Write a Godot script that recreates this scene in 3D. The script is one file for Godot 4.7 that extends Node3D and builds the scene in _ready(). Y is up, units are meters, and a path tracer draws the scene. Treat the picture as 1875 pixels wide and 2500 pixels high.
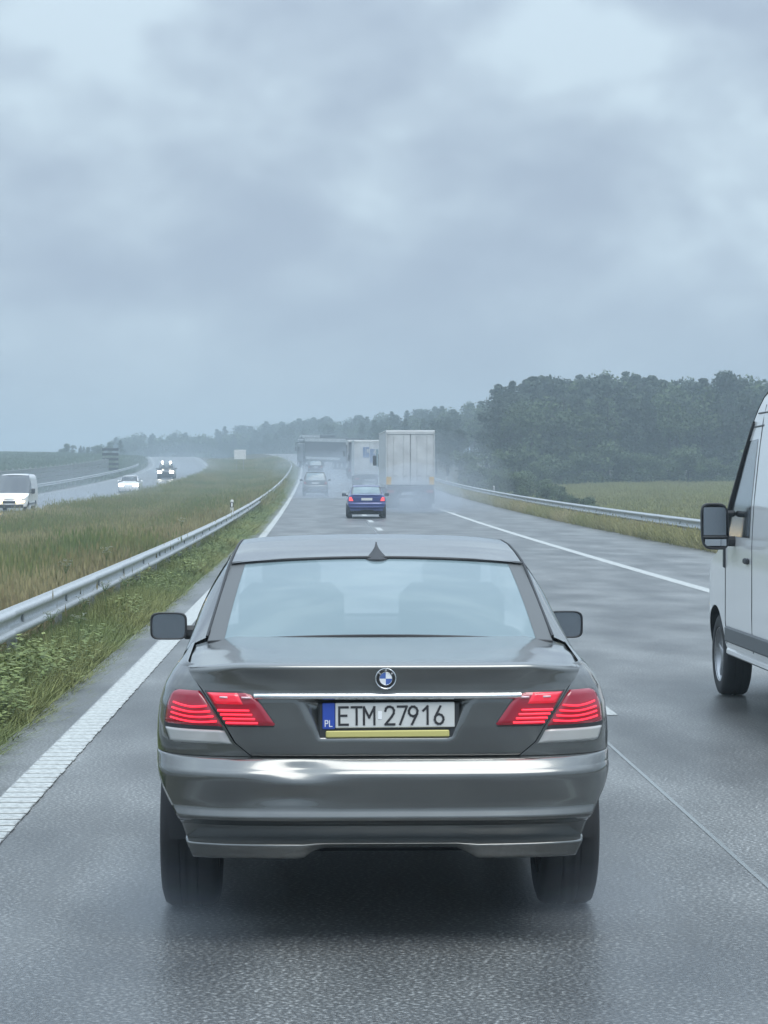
extends Node3D

const CAM_H := 1.76
# thick and thin places in the cloud deck: bearing, height, width, depth, how thin
const BANKS := [[-0.083, 0.205, 0.035, 0.030, 0.75], [-0.125, 0.195, 0.03, 0.04, 0.35], [0.075, 0.190, 0.05, 0.014, 0.55], [0.01, 0.172, 0.055, 0.045, -0.45], [-0.115, 0.130, 0.06, 0.022, -0.40], [0.035, 0.118, 0.07, 0.016, 0.18], [0.15, 0.15, 0.04, 0.05, 0.35], [-0.07, 0.075, 0.07, 0.018, 0.15], [0.06, 0.075, 0.05, 0.02, -0.25]]
var V := PackedVector3Array()
var I := PackedInt32Array()
var CC := PackedColorArray()
var M := {}
var P := {}
var rng := RandomNumberGenerator.new()
var tyre_mesh: ArrayMesh
var rim_mesh: ArrayMesh

func _ready() -> void:
	# ---------------------------------------------------------------- camera, sky, sun, exposure
	var cam := Camera3D.new()
	cam.name = "camera"
	cam.fov = 2.0 * rad_to_deg(atan(1250.0 / 5560.0))
	cam.near = 0.1
	cam.far = 3000.0
	cam.position = Vector3(0, CAM_H, 0)
	cam.rotation = Vector3(-atan(70.0 / 5560.0), -atan(157.0 / 5560.0), 0)
	add_child(cam)
	cam.current = true
	var env := Environment.new()
	env.background_mode = Environment.BG_SKY
	var sky := Sky.new()
	var pano := PanoramaSkyMaterial.new()
	pano.panorama = sky_image()
	pano.energy_multiplier = 1.0
	sky.sky_material = pano
	env.sky = sky
	env.ambient_light_source = Environment.AMBIENT_SOURCE_SKY
	env.reflected_light_source = Environment.REFLECTION_SOURCE_SKY
	env.tonemap_mode = Environment.TONE_MAPPER_LINEAR
	env.tonemap_exposure = 1.3
	env.sdfgi_enabled = true
	env.ssao_enabled = true
	env.ssil_enabled = true
	env.fog_enabled = true
	env.fog_density = 0.0015
	env.fog_light_color = Color(0.86, 0.94, 0.98)
	env.volumetric_fog_enabled = true
	env.volumetric_fog_density = 0.0
	var we := WorldEnvironment.new()
	we.name = "world_environment"
	we.environment = env
	add_child(we)
	var sun := DirectionalLight3D.new()
	sun.name = "sun"
	sun.light_energy = 0.5
	sun.light_angular_distance = 40.0
	sun.light_color = Color(1.0, 0.98, 0.95)
	sun.rotation_degrees = Vector3(-62, 25, 0)
	sun.shadow_enabled = true
	add_child(sun)
	rng.seed = 20
	materials()
	shared_meshes()
	# ---------------------------------------------------------------- large structure, then things
	setting()
	rails()
	forest()
	grass()
	near_saloon()
	near_van()
	traffic()
	small_things()
	spray()

# ==================================================================== sky
func sky_image() -> ImageTexture:
	var w := 2880
	var h := 1440
	var n1 := FastNoiseLite.new()
	n1.noise_type = FastNoiseLite.TYPE_SIMPLEX_SMOOTH
	n1.seed = 7
	n1.frequency = 5.5
	n1.fractal_type = FastNoiseLite.FRACTAL_FBM
	n1.fractal_octaves = 5
	n1.fractal_gain = 0.56
	var n2 := FastNoiseLite.new()
	n2.noise_type = FastNoiseLite.TYPE_SIMPLEX_SMOOTH
	n2.seed = 31
	n2.frequency = 2.6
	n2.fractal_octaves = 3
	var data := PackedFloat32Array()
	data.resize(w * h * 3)
	var low := Color(0.355, 0.455, 0.53)
	for y in h:
		var e := PI * (0.5 - (y + 0.5) / h)
		var k := y * w * 3
		if e < -0.02:
			for x in w:
				data[k] = 0.22; data[k + 1] = 0.27; data[k + 2] = 0.31
				k += 3
			continue
		var se := sin(e)
		var ce := cos(e)
		var lift := 0.78 * (1.0 + 1.9 * smoothstep(0.12, 1.0, se))
		var near_horizon := 1.0 - smoothstep(0.0, 0.10, se)
		for x in w:
			var az := 2.0 * PI * (x + 0.5) / w
			if az > PI:
				az -= 2.0 * PI
			var px := sin(az) * ce
			var pz := -cos(az) * ce
			var c2 := n2.get_noise_3d(px, se * 1.9, pz)
			var c := n1.get_noise_3d(px + c2 * 0.05, se * 1.75 + c2 * 0.04, pz)
			var t := c * 1.85 + c2 * 0.5
			if e < 0.35 and absf(az) < 0.4:
				for k2 in BANKS:
					t += k2[4] * exp(-pow((az - k2[0]) / k2[2], 2.0) - pow((e - k2[1]) / k2[3], 2.0))
			var c3 := n1.get_noise_3d(px * 3.1 + 5.0, se * 5.2 + c * 0.1, pz * 3.1)
			var v := clampf((t + c3 * 0.45) * 0.58 + 0.50, 0.0, 1.0)
			v = lerpf(v, 0.42, near_horizon * 0.7)
			# dull lavender grey in the thick cloud, paler and cooler where it thins
			var r := lerpf(0.408, 0.62, v * v)
			var g := lerpf(0.500, 0.755, v * v)
			var b := lerpf(0.622, 0.86, v * v)
			r = lerpf(r, low.r * 1.16, near_horizon * 0.55)
			g = lerpf(g, low.g * 1.16, near_horizon * 0.55)
			b = lerpf(b, low.b * 1.16, near_horizon * 0.55)
			data[k] = r * lift
			data[k + 1] = g * lift
			data[k + 2] = b * lift
			k += 3
	var im := Image.create_from_data(w, h, false, Image.FORMAT_RGBF, data.to_byte_array())
	return ImageTexture.create_from_image(im)

# ==================================================================== mesh helpers
func mb() -> void:
	V = PackedVector3Array()
	I = PackedInt32Array()
	CC = PackedColorArray()

func grid(rows: Array) -> void:
	var b := V.size()
	var n: int = rows[0].size()
	for r in rows:
		V.append_array(r)
	for i in rows.size() - 1:
		for j in n - 1:
			var a := b + i * n + j
			I.append_array(PackedInt32Array([a, a + 1, a + n + 1, a, a + n + 1, a + n]))

func quad(a: Vector3, b: Vector3, c: Vector3, d: Vector3) -> void:
	var k := V.size()
	V.append_array(PackedVector3Array([a, b, c, d]))
	I.append_array(PackedInt32Array([k, k + 1, k + 2, k, k + 2, k + 3]))

func tri(a: Vector3, b: Vector3, c: Vector3) -> void:
	var k := V.size()
	V.append_array(PackedVector3Array([a, b, c]))
	I.append_array(PackedInt32Array([k, k + 1, k + 2]))

# a box with chamfered edges
func box(c: Vector3, s: Vector3, r := 0.01, t := Transform3D()) -> void:
	var h := s * 0.5
	r = minf(r, minf(h.x, minf(h.y, h.z)) * 0.9)
	var q := h - Vector3(r, r, r)
	var f := func(ax: int, sx: float, sy: float, sz: float) -> Vector3:
		var p := Vector3(q.x * sx, q.y * sy, q.z * sz)
		if ax == 0: p.x = h.x * sx
		elif ax == 1: p.y = h.y * sy
		else: p.z = h.z * sz
		return t * (c + p)
	for s1 in [-1.0, 1.0]:
		quad(f.call(0, s1, -1, -1), f.call(0, s1, 1 * s1, -1 * s1), f.call(0, s1, 1, 1), f.call(0, s1, -1 * s1, 1 * s1))
		quad(f.call(1, -1, s1, -1), f.call(1, -1 * s1, s1, 1 * s1), f.call(1, 1, s1, 1), f.call(1, 1 * s1, s1, -1 * s1))
		quad(f.call(2, -1, -1, s1), f.call(2, 1 * s1, -1 * s1, s1), f.call(2, 1, 1, s1), f.call(2, -1 * s1, 1 * s1, s1))
	if r > 0.0005:
		for s1 in [-1.0, 1.0]:
			for s2 in [-1.0, 1.0]:
				var o: float = s1 * s2
				quad(f.call(0, s1, s2, -o), f.call(0, s1, s2, o), f.call(1, s1, s2, o), f.call(1, s1, s2, -o))
				quad(f.call(0, s1, -o, s2), f.call(2, s1, -o, s2), f.call(2, s1, o, s2), f.call(0, s1, o, s2))
				quad(f.call(1, -o, s1, s2), f.call(1, o, s1, s2), f.call(2, o, s1, s2), f.call(2, -o, s1, s2))
				for s3 in [-1.0, 1.0]:
					if o * s3 > 0:
						tri(f.call(0, s1, s2, s3), f.call(1, s1, s2, s3), f.call(2, s1, s2, s3))
					else:
						tri(f.call(0, s1, s2, s3), f.call(2, s1, s2, s3), f.call(1, s1, s2, s3))

# profile of (radius, height) turned about t's y axis
func lathe(prof: Array, seg: int, t := Transform3D()) -> void:
	var rows := []
	for p in prof:
		var row := PackedVector3Array()
		for j in seg + 1:
			var a := TAU * j / seg
			row.append(t * Vector3(p[0] * cos(a), p[1], p[0] * sin(a)))
		rows.append(row)
	grid(rows)

func tube(path: Array, r0: float, r1: float, seg := 6) -> void:
	var rows := []
	for i in path.size():
		var p: Vector3 = path[i]
		var d: Vector3 = (path[mini(i + 1, path.size() - 1)] - path[maxi(i - 1, 0)]).normalized()
		var u := d.cross(Vector3(0.31, 0.2, 0.93)).normalized()
		var w := d.cross(u)
		var r := lerpf(r0, r1, float(i) / maxf(1.0, path.size() - 1))
		var row := PackedVector3Array()
		for j in seg + 1:
			var a := TAU * j / seg
			row.append(p + (u * cos(a) + w * sin(a)) * r)
		rows.append(row)
	grid(rows)

func mesh() -> ArrayMesh:
	var nn := PackedVector3Array()
	nn.resize(V.size())
	for k in range(0, I.size(), 3):
		var a := I[k]
		var b := I[k + 1]
		var c := I[k + 2]
		var n := (V[c] - V[a]).cross(V[b] - V[a])
		nn[a] += n
		nn[b] += n
		nn[c] += n
	for k in nn.size():
		nn[k] = nn[k].normalized() if nn[k].length_squared() > 1e-20 else Vector3.UP
	var arr := []
	arr.resize(Mesh.ARRAY_MAX)
	arr[Mesh.ARRAY_VERTEX] = V
	arr[Mesh.ARRAY_NORMAL] = nn
	arr[Mesh.ARRAY_INDEX] = I
	if CC.size() == V.size():
		arr[Mesh.ARRAY_COLOR] = CC
	var m := ArrayMesh.new()
	m.add_surface_from_arrays(Mesh.PRIMITIVE_TRIANGLES, arr)
	return m

func place(called: String, me: Mesh, mat: Material, parent: Node = self) -> MeshInstance3D:
	var o := MeshInstance3D.new()
	o.name = called
	o.mesh = me
	o.material_override = mat
	parent.add_child(o, true)
	return o

func put(called: String, mat: Material, parent: Node = self) -> MeshInstance3D:
	return place(called, mesh(), mat, parent)

func thing(called: String, label: String, category: String, at := Vector3.ZERO, turn := Vector3.ZERO, group := "") -> Node3D:
	var o := Node3D.new()
	o.name = called
	add_child(o, true)
	o.position = at
	o.rotation = turn
	return tag(o, label, category, group)

func tag(o: Node3D, label: String, category: String, group := "") -> Node3D:
	o.set_meta("label", label)
	o.set_meta("category", category)
	if group:
		o.set_meta("group", group)
	return o

func struct(o: Node3D, label := "") -> Node3D:
	o.set_meta("kind", "structure")
	if label:
		o.set_meta("label", label)
	return o

func cv(t: Array, x: float, c := 1) -> float:
	if x <= t[0][0]:
		return t[0][c]
	for i in range(1, t.size()):
		if x <= t[i][0]:
			return lerpf(t[i - 1][c], t[i][c], (x - t[i - 1][0]) / (t[i][0] - t[i - 1][0]))
	return t[-1][c]

# ==================================================================== materials
func mat(lin: Color, rough := 0.6, metal := 0.0) -> StandardMaterial3D:
	var m := StandardMaterial3D.new()
	m.albedo_color = lin.linear_to_srgb()
	m.roughness = rough
	m.metallic = metal
	m.cull_mode = BaseMaterial3D.CULL_DISABLED
	return m

func noise_tex(seed_: int, freq: float, oct: int, lo: Color, hi: Color, size := 512, kind := FastNoiseLite.TYPE_SIMPLEX_SMOOTH, mid := 0.5) -> NoiseTexture2D:
	var n := FastNoiseLite.new()
	n.seed = seed_
	n.noise_type = kind
	n.frequency = freq
	n.fractal_octaves = oct
	var t := NoiseTexture2D.new()
	t.width = size
	t.height = size
	t.seamless = true
	t.noise = n
	var r := Gradient.new()
	r.set_color(0, lo)
	r.set_color(1, hi)
	r.add_point(mid, lo.lerp(hi, 0.5))
	t.color_ramp = r
	return t

func tri_world(m: StandardMaterial3D, metres: float) -> void:
	m.uv1_triplanar = true
	m.uv1_world_triplanar = true
	m.uv1_scale = Vector3.ONE / metres

# dark binder with scattered pale stones
func stone_ramp() -> Gradient:
	var g := Gradient.new()
	g.set_color(0, grey(0.38))
	g.set_color(1, grey(0.90))
	g.add_point(0.40, grey(0.46))
	g.add_point(0.58, grey(0.56))
	g.add_point(0.68, grey(0.66))
	g.add_point(0.80, grey(0.88))
	return g

func grey(v: float) -> Color:
	return Color(v, v, v)

func materials() -> void:
	var fine := noise_tex(1, 0.10, 3, grey(0.25), grey(1.0), 1024)
	fine.color_ramp = stone_ramp()
	var coarse := noise_tex(2, 0.012, 4, grey(0.48), grey(1.0), 512)
	var grain := noise_tex(3, 0.12, 3, grey(0.0), grey(1.0), 1024)
	var wet := noise_tex(4, 0.010, 4, grey(0.25), grey(0.62), 512)
	var a := mat(Color(0.84, 0.87, 0.85), 1.0)
	a.albedo_texture = fine
	tri_world(a, 2.6)
	a.detail_enabled = true
	a.detail_albedo = coarse
	a.detail_blend_mode = BaseMaterial3D.BLEND_MODE_MUL
	a.detail_uv_layer = BaseMaterial3D.DETAIL_UV_2
	a.uv2_triplanar = true
	a.uv2_world_triplanar = true
	a.uv2_scale = Vector3(1 / 9.0, 1, 1 / 23.0)
	a.roughness = 0.34
	a.heightmap_enabled = true
	a.heightmap_texture = grain
	a.heightmap_scale = 0.16
	M.asphalt = a
	var pw := mat(Color(0.60, 0.63, 0.61), 0.45)
	pw.albedo_texture = noise_tex(5, 0.06, 5, grey(0.62), grey(1.0), 512, FastNoiseLite.TYPE_SIMPLEX_SMOOTH, 0.35)
	tri_world(pw, 1.7)
	M.line = pw
	var pg := mat(Color(0.40, 0.42, 0.42), 0.4)  # greyer than the ribs laid on it
	pg.albedo_texture = pw.albedo_texture
	tri_world(pg, 1.7)
	M.grey_line = pg
	M.seam = mat(Color(0.20, 0.22, 0.22), 0.25)
	var s := mat(Color(0.10, 0.095, 0.045), 0.95)
	s.albedo_texture = noise_tex(6, 0.03, 4, grey(0.45), grey(1.0), 512)
	tri_world(s, 7.0)
	M.soil = s
	var g := mat(Color(0.60, 0.63, 0.64), 0.52, 0.6)
	g.albedo_texture = noise_tex(8, 0.03, 4, grey(0.84), grey(1.0), 512)
	g.uv1_triplanar = true
	g.uv1_scale = Vector3(1.2, 1.2, 0.7)
	g.roughness_texture = noise_tex(9, 0.04, 3, grey(0.7), grey(1.0), 256)
	M.galv = g
	var gd := mat(Color(0.30, 0.32, 0.32), 0.55, 0.5)
	M.post = gd
	# vehicle paints
	M.grey_paint = paint(Color(0.178, 0.185, 0.180), 0.78, 0.24)
	M.grey_paint.roughness_texture = noise_tex(21, 0.02, 3, grey(0.88), grey(1.0), 256)
	M.grey_paint.albedo_texture = noise_tex(22, 0.012, 3, grey(0.94), grey(1.0), 256)
	M.grey_paint.uv1_triplanar = true
	M.grey_paint.uv1_scale = Vector3(1.4, 1.4, 1.4)
	M.white_paint = paint(Color(0.92, 0.92, 0.90), 0.0, 0.35)
	M.blue_paint = paint(Color(0.025, 0.045, 0.20), 0.2, 0.32)
	M.dark_paint = paint(Color(0.035, 0.038, 0.042), 0.3, 0.35)
	M.silver_paint = paint(Color(0.36, 0.37, 0.38), 0.6, 0.32)
	M.rubber = mat(Color(0.018, 0.019, 0.021), 0.72)
	M.black = mat(Color(0.012, 0.013, 0.015), 0.5)
	M.plastic = mat(Color(0.030, 0.033, 0.037), 0.55)
	M.grey_plastic = mat(Color(0.11, 0.12, 0.125), 0.55)
	M.chrome = mat(Color(0.80, 0.82, 0.83), 0.14, 1.0)
	M.alloy = mat(Color(0.42, 0.43, 0.44), 0.35, 0.9)
	M.mirror = mat(Color(0.55, 0.58, 0.62), 0.05, 1.0)
	M.wet_mirror = mat(Color(0.26, 0.29, 0.32), 0.25, 0.9)
	M.seat = mat(Color(0.05, 0.052, 0.055), 0.8)
	var gl := mat(Color(0.23, 0.315, 0.345), 0.04)  # pale, mostly opaque tint stands in for the sky's reflection
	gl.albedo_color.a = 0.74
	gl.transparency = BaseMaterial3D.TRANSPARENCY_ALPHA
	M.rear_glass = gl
	var g2 := mat(Color(0.03, 0.04, 0.045), 0.03)
	g2.albedo_color.a = 0.25
	g2.transparency = BaseMaterial3D.TRANSPARENCY_ALPHA
	M.glass = g2
	var g3 := mat(Color(0.016, 0.02, 0.023), 0.13)
	g3.metallic_specular = 0.7
	g3.clearcoat_enabled = true
	g3.clearcoat = 1.0
	g3.clearcoat_roughness = 0.13
	M.dark_glass = g3
	var lr := mat(Color(0.24, 0.010, 0.030), 0.12)
	lr.clearcoat_enabled = true
	lr.clearcoat = 1.0
	lr.clearcoat_roughness = 0.05
	lr.emission_enabled = true
	lr.emission = Color(1.0, 0.04, 0.14)
	lr.emission_energy_multiplier = 0.06
	M.red_lens = lr
	var lr2 := mat(Color(0.52, 0.016, 0.045), 0.12)
	lr2.clearcoat_enabled = true
	lr2.clearcoat = 1.0
	lr2.clearcoat_roughness = 0.05
	lr2.emission_enabled = true
	lr2.emission = Color(1.0, 0.03, 0.13)
	lr2.emission_energy_multiplier = 0.35
	M.bright_red_lens = lr2
	var led := mat(Color(0.6, 0.02, 0.05), 0.3)
	led.emission_enabled = true
	led.emission = Color(1.0, 0.16, 0.24)
	led.emission_energy_multiplier = 1.25
	M.led = led
	var cl := mat(Color(0.42, 0.43, 0.42), 0.15)
	cl.clearcoat_enabled = true
	cl.clearcoat = 1.0
	cl.clearcoat_roughness = 0.05
	M.clear_lens = cl
	var refl := mat(Color(0.85, 0.62, 0.66), 0.12, 0.3)
	M.pale_strip = refl
	var hl := mat(Color(0.9, 0.92, 0.9), 0.2)
	hl.emission_enabled = true
	hl.emission = Color(1.0, 0.98, 0.90)
	hl.emission_energy_multiplier = 13.0
	M.headlight = hl
	var hw := mat(Color(0.9, 0.85, 0.7), 0.2)
	hw.emission_enabled = true
	hw.emission = Color(1.0, 0.86, 0.58)
	hw.emission_energy_multiplier = 9.0
	M.warm_headlight = hw
	var tl := mat(Color(0.6, 0.05, 0.06), 0.2)
	tl.emission_enabled = true
	tl.emission = Color(1.0, 0.34, 0.36)
	tl.emission_energy_multiplier = 0.9
	M.tail = tl
	M.dull_tail = mat(Color(0.28, 0.03, 0.03), 0.25)
	M.amber = mat(Color(0.62, 0.36, 0.03), 0.3)
	M.plate_white = mat(Color(0.66, 0.67, 0.65), 0.4)
	M.plate_blue = mat(Color(0.03, 0.08, 0.42), 0.4)
	M.plate_yellow = mat(Color(0.58, 0.53, 0.19), 0.45)
	M.ink = mat(Color(0.03, 0.03, 0.035), 0.6)
	M.sticker = mat(Color(0.95, 0.96, 0.97), 0.5)
	M.badge_blue = mat(Color(0.07, 0.14, 0.42), 0.25)
	M.badge_white = mat(Color(0.82, 0.84, 0.86), 0.25)
	# trucks
	var tr := mat(Color(0.60, 0.62, 0.62), 0.5)
	tr.albedo_texture = noise_tex(12, 0.012, 4, grey(0.86), grey(1.0), 256)
	tr.uv1_triplanar = true
	tr.uv1_scale = Vector3(0.35, 0.35, 0.35)
	M.dirty_white = tr
	M.dirty_cream = mat(Color(0.50, 0.48, 0.38), 0.6)
	M.dark_tarp = mat(Color(0.050, 0.055, 0.065), 0.6)
	M.graphic_blue = mat(Color(0.10, 0.17, 0.32), 0.5)
	M.graphic_green = mat(Color(0.06, 0.16, 0.18), 0.5)
	M.barrier = mat(Color(0.20, 0.225, 0.225), 0.7)
	M.sign_white = mat(Color(0.68, 0.68, 0.66), 0.5)
	# plants
	var lf := mat(Color(1, 1, 1), 0.75)
	lf.vertex_color_use_as_albedo = true
	lf.backlight_enabled = true
	lf.backlight = Color(0.35, 0.4, 0.3)
	M.leaf = lf
	var bk := mat(Color(0.06, 0.052, 0.045), 0.9)
	bk.albedo_texture = noise_tex(14, 0.05, 3, grey(0.5), grey(1.0), 256)
	bk.uv1_triplanar = true
	M.bark = bk
	M.petal = mat(Color(0.75, 0.76, 0.70), 0.7)
	M.stem = mat(Color(0.10, 0.15, 0.05), 0.8)

func paint(c: Color, metal: float, rough: float) -> StandardMaterial3D:
	var m := mat(c, rough, metal)
	m.clearcoat_enabled = true
	m.clearcoat = 1.0
	m.clearcoat_roughness = 0.08
	return m

# ==================================================================== the shape of the place
# The motorway runs towards -z, rises ahead and bends left. d is metres ahead of the camera.
const BEND := [[-80.0, 0.0], [0.0, 0.0], [60.0, -0.07], [125.0, -0.22], [215.0, -0.38], [265.0, -0.5], [290.0, -0.62], [305.0, -0.8], [325.0, -1.35], [345.0, -2.3], [365.0, -3.7], [399.0, -6.6], [430.0, -9.8], [470.0, -14.5], [520.0, -21.0], [600.0, -33.0], [700.0, -50.0], [900.0, -90.0]]

func cx(d: float) -> float:
	return cv(BEND, d)

func hy(d: float) -> float:
	if d < 20.0:
		return 0.0
	if d < 390.0:
		return 4.7e-5 * (d - 20.0) * (d - 20.0)
	var k := d - 390.0
	return 6.43 + 0.0348 * k - 0.00032 * minf(k, 60.0) * minf(k, 60.0) - maxf(0.0, k - 60.0) * 0.0400

const CROSS := [[-400.0, 0.4], [-120.0, 0.3], [-60.0, 0.2], [-38.0, -0.1], [-30.0, -0.4], [-26.0, -0.62], [-23.8, -0.62], [-14.2, -0.62], [-13.4, -0.66], [-10.0, -0.85], [-6.0, -0.62], [-3.6, -0.3], [-2.7, -0.14], [-2.15, -0.03], [9.9, -0.03], [10.8, -0.12], [13.0, -0.7], [18.0, -0.9], [26.0, -0.5], [60.0, 0.0], [400.0, 2.0]]

func ground(x: float, d: float) -> float:
	return hy(d) + cv(CROSS, x - cx(d))

func stations(a: float, b: float) -> Array:
	var out := []
	var d := a
	while d < b:
		out.append(d)
		d += 2.0 if d < 60.0 else (4.0 if d < 450.0 else 12.0)
	out.append(b)
	return out

func ribbon(x0: float, x1: float, a: float, b: float, lift: float) -> void:
	var rows := []
	for d in stations(a, b):
		rows.append(PackedVector3Array([Vector3(cx(d) + x0, hy(d) + lift, -d), Vector3(cx(d) + x1, hy(d) + lift, -d)]))
	grid(rows)

func setting() -> void:
	mb()
	var xs := []
	for c in CROSS:
		xs.append(c[0])
	for k in [-260.0, -190.0, -90.0, -48.0, -34.0, 22.0, 34.0, 44.0, 90.0, 150.0, 250.0]:
		xs.append(k)
	xs.sort()
	var rows := []
	for d in stations(-80.0, 900.0):
		var row := PackedVector3Array()
		for x in xs:
			row.append(Vector3(x + cx(d), hy(d) + cv(CROSS, x), -d))
		rows.append(row)
	grid(rows)
	struct(put("ground", M.soil), "grass covered ground on both sides of the motorway")

	mb()
	ribbon(-2.12, 9.86, -60.0, 640.0, 0.0)
	var road := put("road", M.asphalt)
	struct(road, "wet grey asphalt carriageway rising and bending left")
	# left edge line: greyer base strip with raised white ribs, which blur together further off
	mb()
	ribbon(-1.775, -1.545, -20.0, 600.0, 0.004)
	var el := put("edge_line", M.grey_line, road)
	mb()
	ribbon(-1.77, -1.55, 27.0, 600.0, 0.008)
	put("edge_line", M.line, road)
	mb()
	box(Vector3.ZERO, Vector3(0.222, 0.008, 0.165), 0.0035)
	var rib := mesh()
	for k in 92:
		var o := place("rib", rib, M.line, el)
		o.position = Vector3(cx(8.0) - 1.66 + 0.004 * sin(k * 2.3), 0.0085, -(8.0 + k * 0.21))
		o.rotation.y = 0.015 * sin(k * 1.7)
	mb()
	ribbon(6.25, 6.48, -20.0, 600.0, 0.004)
	put("edge_line", M.line, road)
	var d0 := -6.8
	while d0 < 480.0:
		mb()
		ribbon(2.08, 2.28, d0, d0 + 4.0, 0.004)
		put("lane_dash", M.line, road)
		d0 += 12.0
	mb()
	ribbon(1.955, 1.98, -20.0, 90.0, 0.0025)
	put("joint_strip", M.seam, road)

	mb()
	ribbon(-23.6, -14.3, -60.0, 640.0, -0.56)
	var road2 := put("road", M.asphalt)
	struct(road2, "wet carriageway of the oncoming traffic beyond the median")
	mb()
	ribbon(-14.9, -14.7, 20.0, 600.0, -0.555)
	put("edge_line", M.line, road2)
	mb()
	ribbon(-22.9, -22.7, 20.0, 600.0, -0.555)
	put("edge_line", M.line, road2)
	d0 = 30.0
	while d0 < 420.0:
		mb()
		ribbon(-18.85, -18.65, d0, d0 + 4.0, -0.555)
		put("lane_dash", M.line, road2)
		d0 += 12.0

# ==================================================================== crash barriers
func rail(label: String, x: float, top: float, a: float, b: float, face: float) -> void:
	var root := thing("guardrail", label, "guardrail", Vector3(cx(a) + x, ground(cx(a) + x, a), -a))
	var prof := [[0.0, 0.0], [0.012, -0.004], [0.02, -0.022], [0.045, -0.03], [0.08, -0.034], [0.083, -0.062], [0.08, -0.09], [0.045, -0.105], [0.012, -0.122], [0.006, -0.155], [0.012, -0.188], [0.045, -0.205], [0.08, -0.22], [0.083, -0.248], [0.08, -0.276], [0.045, -0.286], [0.02, -0.293], [0.008, -0.31], [0.0, -0.312]]
	var d := a
	while d < b:
		var e := minf(d + 4.0, b)
		mb()
		var rows := []
		for k in 3:
			var q := lerpf(d, e + 0.04, k / 2.0)
			var row := PackedVector3Array()
			for p in prof:
				row.append(Vector3(cx(q) + x + face * p[0], hy(q) + top + p[1], -q) - root.position)
			rows.append(row)
		grid(rows)
		put("beam", M.galv, root)
		mb()
		var px := cx(d) + x - face * 0.09
		var g := ground(px, d) - 0.1
		box(Vector3(px, (hy(d) + top - 0.06 + g) * 0.5, -d - 1.0) - root.position, Vector3(0.1, hy(d) + top - 0.06 - g, 0.055), 0.006)
		box(Vector3(px + face * 0.06, hy(d) + top - 0.155, -d - 1.0) - root.position, Vector3(0.12, 0.2, 0.07), 0.006)
		put("post", M.post, root)
		mb()
		var t := Transform3D(Basis(Vector3(0, 0, 1), -PI / 2 * face), Vector3(cx(d) + x + face * 0.012, hy(d) + top - 0.155, -d - 1.0) - root.position)
		lathe([[0.022, 0.0], [0.022, 0.008], [0.013, 0.014], [0.0, 0.015]], 8, t)
		put("bolt", M.post, root)
		d = e

func rails() -> void:
	rail("galvanised crash barrier running along the weedy median, left of the edge line", -2.98, 0.56, 6.0, 330.0, 1.0)
	rail("galvanised crash barrier beyond the hard shoulder, in front of the wood on the right", 10.75, 0.66, 30.0, 322.0, -1.0)
	rail("far crash barrier beyond the oncoming carriageway at the foot of the field", -24.6, 0.15, 90.0, 330.0, 1.0)

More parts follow.
